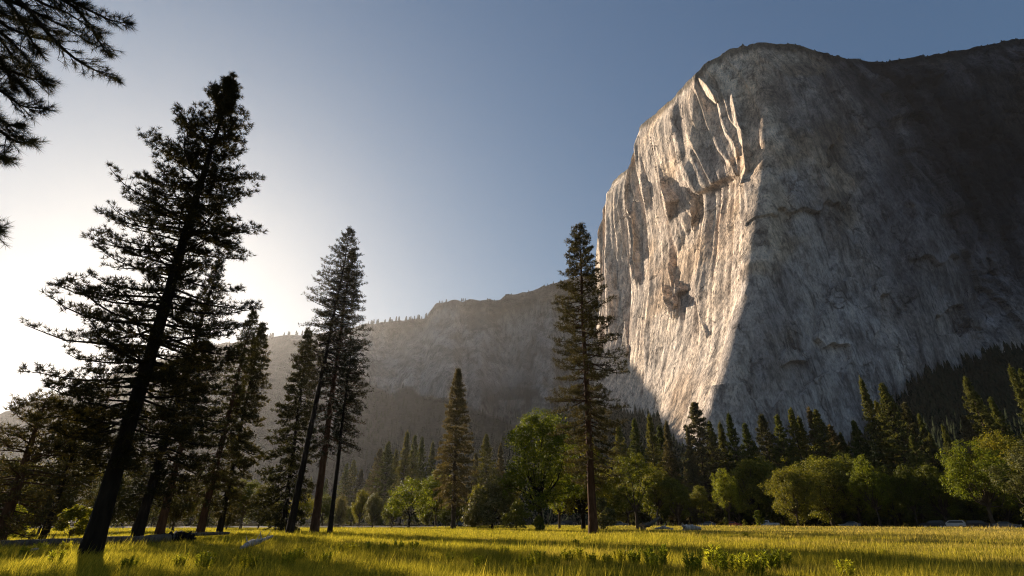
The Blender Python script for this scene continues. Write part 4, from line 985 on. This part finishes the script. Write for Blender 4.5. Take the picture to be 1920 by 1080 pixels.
log("fallen_log", "thin pale topped log pointing right, beyond the long dark log", [G3(300, 62, .35), G3(360, 63, .55), G3(432, 65, .6)], [.22, .18, .12], M_wood_grey, seed=3)
log("root_stump", "dark upturned root mass ending the long log", [G3(362, 55, .3), G3(340, 55, .35), G3(308, 54.6, .35)], [.62, .55, .5], M_bark_dark, rootplate=.7, seed=4)
log("fallen_log", "bleached white broken log lying slantwise left of the tall leaning group", [G3(454, 37.5, .28, 1020), G3(472, 40.5, .42, 1010), G3(490, 44, .44, 1005), G3(512, 48, .66, 1000)], [.1, .2, .15, .08], M_wood_pale, [(.25, -.3, .2, .5, .04), (.5, .2, .1, .55, .04), (.72, -.25, .1, .6, .05), (.8, .3, .1, .7, .04), (.6, .4, -.1, .2, .04)], seed=5)
log("fallen_log", "short white piece of wood in the grass in front of the long log", [G3(58, 40, .28, 1005), G3(80, 40.3, .34, 1005)], [.07, .06], M_wood_pale, seed=6)
log("fallen_log", "dark fallen trunk curving up out of its pale root plate at the meadow edge", [G3(1206, 118, .9), G3(1218, 119, 1.1), G3(1232, 120, 2.0), G3(1240, 121, 2.6)], [.5, .42, .3, .16], M_wood_grey, [(.7, .6, .2, 2.4, .14), (.4, 1.2, 0, .8, .1), (.9, .9, .1, -.2, .08)], rootplate=1.4, seed=7)
log("fallen_log", "pale broken branch wood lying right of the curved fallen trunk", [G3(1228, 117, .35), G3(1246, 116, .6), G3(1262, 116, .25)], [.2, .3, .12], M_wood_pale, [(.4, .8, .3, .7, .12), (.6, -.9, 0, .6, .1), (.8, 1.2, 0, .1, .1)], seed=8)
log("fallen_log", "pale stump like butt of a log, rightmost of the fallen timber", [G3(1283, 118, .55), G3(1296, 119, .6), G3(1312, 121, .4)], [.55, .5, .3], M_wood_pale, [(.1, -.8, 0, .8, .1)], rootplate=.9, seed=9)

# ------------------------------------------------------------------ parked cars
def paint(name, col, metallic=.0, rough=.55):
    m, nt, out = new_mat(name); p = N(nt, "ShaderNodeBsdfPrincipled"); tc = N(nt, "ShaderNodeTexCoord")
    n = noise_node(nt, tc.outputs["Object"], 1.5, 4); c = ramp(nt, n.outputs[0], [(.3, tuple(q * .8 for q in col)), (.7, col)])
    nt.links.new(c.outputs[0], p.inputs["Base Color"]); p.inputs["Metallic"].default_value = metallic; p.inputs["Roughness"].default_value = rough
    nt.links.new(p.outputs[0], out.inputs[0]); return m
M_glass = paint("car_glass", (.015, .017, .02), 0, .3); M_tyre = paint("tyre", (.02, .02, .02), 0, .9); M_rim = paint("rim", (.5, .5, .52), .9, .3)
M_lamp = paint("lamp_glass", (.7, .7, .68), 0, .15)
def car(kind, px, R, mat, label, flip=False):
    if kind == 'sedan': L, prof, cab = 4.6, [(0, .35), (0, .75), (.9, .9), (1.5, 1.0), (2.05, 1.38), (3.3, 1.42), (4.0, 1.05), (4.55, .98), (4.6, .4)], [(1.62, 1.0), (2.12, 1.34), (3.25, 1.37), (3.85, 1.04)]
    elif kind == 'suv': L, prof, cab = 4.8, [(0, .4), (0, .9), (.25, 1.0), (1.2, 1.1), (1.85, 1.62), (3.0, 1.72), (4.4, 1.68), (4.75, 1.1), (4.8, .45)], [(1.38, 1.12), (1.92, 1.56), (3.0, 1.64), (4.3, 1.6), (4.55, 1.12)]
    else: L, prof, cab = 5.4, [(0, .45), (0, .95), (.2, 1.02), (1.25, 1.1), (1.75, 1.72), (2.85, 1.75), (3.0, 1.12), (5.35, 1.1), (5.4, .5)], [(1.42, 1.14), (1.82, 1.64), (2.78, 1.67), (2.84, 1.14)]
    W = .88; a_ = float(azim(px, 985)); k_ = np.linspace(100, 215, 2000); k_ = float(k_[np.argmin(np.abs(k_ * cos(a_) - road_y(k_ * sin(a_)) + 2.2))])
    x, y = k_ * sin(a_), k_ * cos(a_); tang = math.atan(-2 * (.0046 if x > 0 else .0005) * x); g = Geo(); n = len(prof)
    def ring(yy, ins): return [(a - L / 2, yy * (1 - (.14 if z > 1.15 else 0)) , z) for a, z in prof]
    A = np.array(ring(-W, 0)); B = np.array(ring(W, 0)); g.add(np.concatenate([A, B]), [(i, i + 1, n + i + 1, n + i) for i in range(n - 1)] + [(n - 1, 0, n, 2 * n - 1)])
    for V, f in ((A, 1), (B, -1)):
        c = V.mean(0); c[2] = .7; VV = np.concatenate([V, [c]]); g.add(VV, [((i, (i + 1) % n, n) if f > 0 else ((i + 1) % n, i, n)) for i in range(n)])
    o = thing("parked_car", label, {"sedan": "car", "suv": "car", "pickup": "pickup truck"}[kind], (x, y, .24), tang + (pi if flip else 0), "vehicles parked along the road")
    body = link("body", g.mesh("body", mat), o)
    cabp = np.array(cab); nc = len(cabp)
    for s in (-1, 1):
        w = Geo(); c = cabp.mean(0); q = (cabp - c) * [.93, .86] + c; yy = W * .86 + .035
        V = [(a - L / 2, s * (yy + (.06 if z < 1.2 else 0)), z) for a, z in q] + [(a - L / 2, s * (yy - .02 + (.06 if z < 1.2 else 0)), z) for a, z in q]
        f = [(i, (i + 1) % nc, nc + (i + 1) % nc, nc + i) for i in range(nc)]; w.add(V, f); w.add([V[i] for i in range(nc)], [(0, i, i + 1) for i in range(1, nc - 1)])
        link("window", w.mesh("window", M_glass), o)
    for a in (.19, .8):
        for s in (-1, 1):
            w = Geo(); r = .36 if kind != 'sedan' else .32; p = np.array([a * L - L / 2, s * .82, r])
            w.tube([p - [0, .1, 0], p + [0, .1, 0]], [r, r], 16); wh = link("wheel", w.mesh("wheel", M_tyre), o)
            w = Geo(); w.tube([p + [0, s * .1, 0], p + [0, s * .12, 0]], [r * .6, r * .55], 10); link("rim", w.mesh("rim", M_rim), wh)
    for s in (-1, 1):
        w = Geo(); w.box((-L / 2 - .03, s * .65 - .14, .66), (-L / 2 + .05, s * .65 + .14, .8)); link("headlight", w.mesh("headlight", M_lamp), o)
    return o
WH, SI, DKc, RD, BL_ = paint("paint_white", (.36, .36, .35)), paint("paint_silver", (.1, .105, .11)), paint("paint_dark", (.012, .013, .016), 0, .75), paint("paint_red", (.3, .03, .025)), paint("paint_blue", (.08, .12, .16))
for a in [("sedan", 863, 176, BL_, "blue grey car by the foot of the spire shaped conifer", False), ("sedan", 1046, 170, SI, "silver car behind the small free standing round bush", False),
          ("suv", 1068, 172, DKc, "dark car just left of the tall lone pine's foot", True), ("sedan", 1164, 166, SI, "silver car under the olive leaved tree, left of the fallen timber", True),
          ("sedan", 1326, 171, SI, "grey car right of the pale stump like log", False), ("sedan", 1376, 169, RD, "red car behind the small pointed bush", True),
          ("pickup", 1441, 168, WH, "white pickup truck right of the upright light green bush", False), ("sedan", 1594, 164, SI, "silver car alone under the widest leafy crown", False),
          ("suv", 1750, 160, DKc, "black car left of the white sport utility car", False), ("suv", 1787, 158, WH, "white sport utility car under the big round leafy tree", False),
          ("suv", 1838, 158, DKc, "black car in shade right of the white sport utility car", True), ("sedan", 1888, 158, SI, "silver car half hidden by grass near the right edge", True)]: car(*a)

# ------------------------------------------------------------------ grass and herbs
def build_grass():
    m, nt, out = new_mat("grass_blades"); geo = N(nt, "ShaderNodeNewGeometry"); P = geo.outputs["Position"]
    sep = N(nt, "ShaderNodeSeparateXYZ"); nt.links.new(P, sep.inputs[0])
    mx = N(nt, "ShaderNodeMapRange"); mx.inputs[1].default_value = -15; mx.inputs[2].default_value = 60; nt.links.new(sep.outputs[0], mx.inputs[0])
    green = ramp(nt, geo.outputs["Random Per Island"], [(0, (.12, .125, .02)), (.5, (.27, .24, .035)), (1, (.45, .37, .07))]).outputs[0]
    tan_ = ramp(nt, geo.outputs["Random Per Island"], [(0, (.22, .18, .06)), (.5, (.4, .3, .11)), (1, (.58, .44, .2))]).outputs[0]
    nz = noise_node(nt, P, .11, 4, .6, (1, 2.5, 1)); ad = N(nt, "ShaderNodeMath", operation='MULTIPLY_ADD'); ad.inputs[1].default_value = 4.0; ad.inputs[2].default_value = -2.35
    nt.links.new(nz.outputs[0], ad.inputs[0]); su = N(nt, "ShaderNodeMath", operation='ADD', use_clamp=True); nt.links.new(ad.outputs[0], su.inputs[0]); nt.links.new(mx.outputs[0], su.inputs[1])
    c = mix(nt, su.outputs[0], green, tan_)
    nz2 = noise_node(nt, P, .35, 5, .65, (1, 2.2, 1), (0, 0, .3)); pt = ramp(nt, nz2.outputs[0], [(.36, (.5, .52, .48)), (.5, (.92, .92, .86)), (.64, (1.25, 1.2, 1.1))])
    c = mix(nt, 1.0, c, pt.outputs[0], 'MULTIPLY')
    d = N(nt, "ShaderNodeBsdfDiffuse"); t = N(nt, "ShaderNodeBsdfTranslucent"); nt.links.new(c, d.inputs[0])
    c2 = mix(nt, 1.0, c, (1.5, 1.4, .7), 'MULTIPLY'); nt.links.new(c2, t.inputs[0])
    ms = N(nt, "ShaderNodeMixShader"); ms.inputs[0].default_value = .5
    nt.links.new(d.outputs[0], ms.inputs[1]); nt.links.new(t.outputs[0], ms.inputs[2]); nt.links.new(ms.outputs[0], out.inputs[0])
    rng = np.random.default_rng(9); n = 640000
    u = rng.random(n); R = 13 * (172 / 13) ** (u ** .95); az = rng.uniform(-.92, .92, n)
    x = R * np.sin(az); y = R * np.cos(az)
    dens = fbm(x * .35, y * .35, 31, 3); keep = dens > .36 + .12 * rng.random(n) - .2
    keep &= y < road_y(x) - 11
    x, y, R, dens = x[keep], y[keep], R[keep], dens[keep]; n = len(x)
    h = (.55 + .65 * fbm(x * .5, y * .9, 35, 3)) * (.16 + .42 * fbm(x * .12, y * .3, 33, 3) ** 1.4 + .25 * np.clip(dens - .5, 0, 1)) * (.6 + .8 * rng.random(n))
    z = ground_h(x, y); C = np.stack([x, y, z - .02], -1)
    wind = np.stack([.25 + .3 * rng.normal(size=n), .3 * rng.normal(size=n), np.ones(n)], -1)
    w = .012 + .00045 * R
    g = Geo()
    tall = rng.random(n) < .06
    h = np.where(tall, h * 1.7 + .1, h)
    g.blades(C, wind, w * (.6 + .8 * rng.random(n)), h, rng)
    tag(link("meadow_grass", g.mesh("meadow_grass", m)), "tall yellow green and straw coloured meadow grass", kind="stuff")
build_grass()
def herb_proto(seed):
    rng = np.random.default_rng(seed); st = Geo(); lf = Geo()
    for k in range(9):
        a = rng.random() * 6.28; r = rng.random() * .28; H = .55 + .35 * rng.random()
        b = np.array([r * cos(a), r * sin(a), 0]); tp = b + [.12 * cos(a), .12 * sin(a), H]
        st.tube([b, (b + tp) / 2, tp], [.008, .006, .003], 4, False)
        m = 22; f = .25 + .75 * np.arange(m) / m; aa = np.arange(m) * 2.4 + a
        C = b + (tp - b) * f[:, None]; D = np.stack([np.cos(aa), np.sin(aa), .55 + .5 * rng.random(m)], -1)
        lf.blades(C + D * .0, D, .07, .2 * (1.2 - .5 * f), rng)
        lf.blades(C, D + rng.normal(size=D.shape) * .3, .06, .15, rng)
    return st.mesh("stem", M_herb), lf.mesh("foliage", M_herb)
HB = [herb_proto(k) for k in (501, 502, 503)]
spots = []
for px, py, s in [(985, 1072, 1), (1010, 1066, 1), (1040, 1070, .9), (1065, 1062, 1), (1085, 1056, .9), (1110, 1064, .8), (1140, 1066, .8), (1165, 1062, .9), (1190, 1066, 1), (1236, 1058, 1.5), (1228, 1066, 1), (1300, 1074, 1.2), (1345, 1060, 1.5), (1358, 1070, 1.2), (1385, 1068, 1.1), (1415, 1072, 1.2), (1425, 1058, 1.1), (1450, 1066, 1.2), (1468, 1058, 1.2), (1590, 1076, .9),
                  (640, 1046, .9), (660, 1044, .9), (690, 1040, .8), (720, 1040, .8), (745, 1036, .9), (775, 1038, .8), (840, 1060, .7), (945, 1044, .8), (1080, 1030, .8), (900, 1070, .8), (610, 1062, .8), (560, 1056, .8), (540, 1070, .9), (460, 1074, .9), (380, 1074, .9), (330, 1072, .8), (240, 1076, .8), (70, 1040, .9), (120, 1036, .9), (40, 1048, .8), (100, 1062, .8), (420, 1022, .8), (390, 1018, .8), (360, 1012, .8), (1660, 1048, .7), (1100, 1018, .8), (1400, 1012, .9), (1320, 1016, .8)]:
    spots.append((px, py, s))
for i, (px, py, s) in enumerate(spots):
    s *= .78 if px > 900 else .9
    if px > 1220 and py > 1050: py += 14
    r, f, u = ray(px, py); k = EYE / -float(u); x, y = float(r) * k, float(f) * k
    o = thing("leafy_herb", "leafy yellow green herb standing out of the meadow grass", "plant", (x, y, float(ground_h(np.array(x), np.array(y)))), rr.random() * 6.28, "leafy herbs in the meadow")
    o.scale = (s, s, s * .9); link("stem", HB[i % 3][0], o); link("foliage", HB[i % 3][1], o)

# ------------------------------------------------------------------ valley haze
def build_haze():
    m, nt, out = new_mat("haze_air"); v = N(nt, "ShaderNodeVolumePrincipled")
    v.inputs["Color"].default_value = (.93, .9, .9, 1); v.inputs["Density"].default_value = HAZE; v.inputs["Anisotropy"].default_value = .6
    nt.links.new(v.outputs[0], out.inputs["Volume"])
    try: m.cycles.homogeneous_volume = True
    except Exception: pass
    g = Geo(); g.box((-4200, -400, -6), (3200, 4400, 1260))
    tag(link("haze", g.mesh("haze", m)), "thin warm valley haze filling the air up to the far cliffs", kind="stuff")
HAZE = .000026
build_haze()
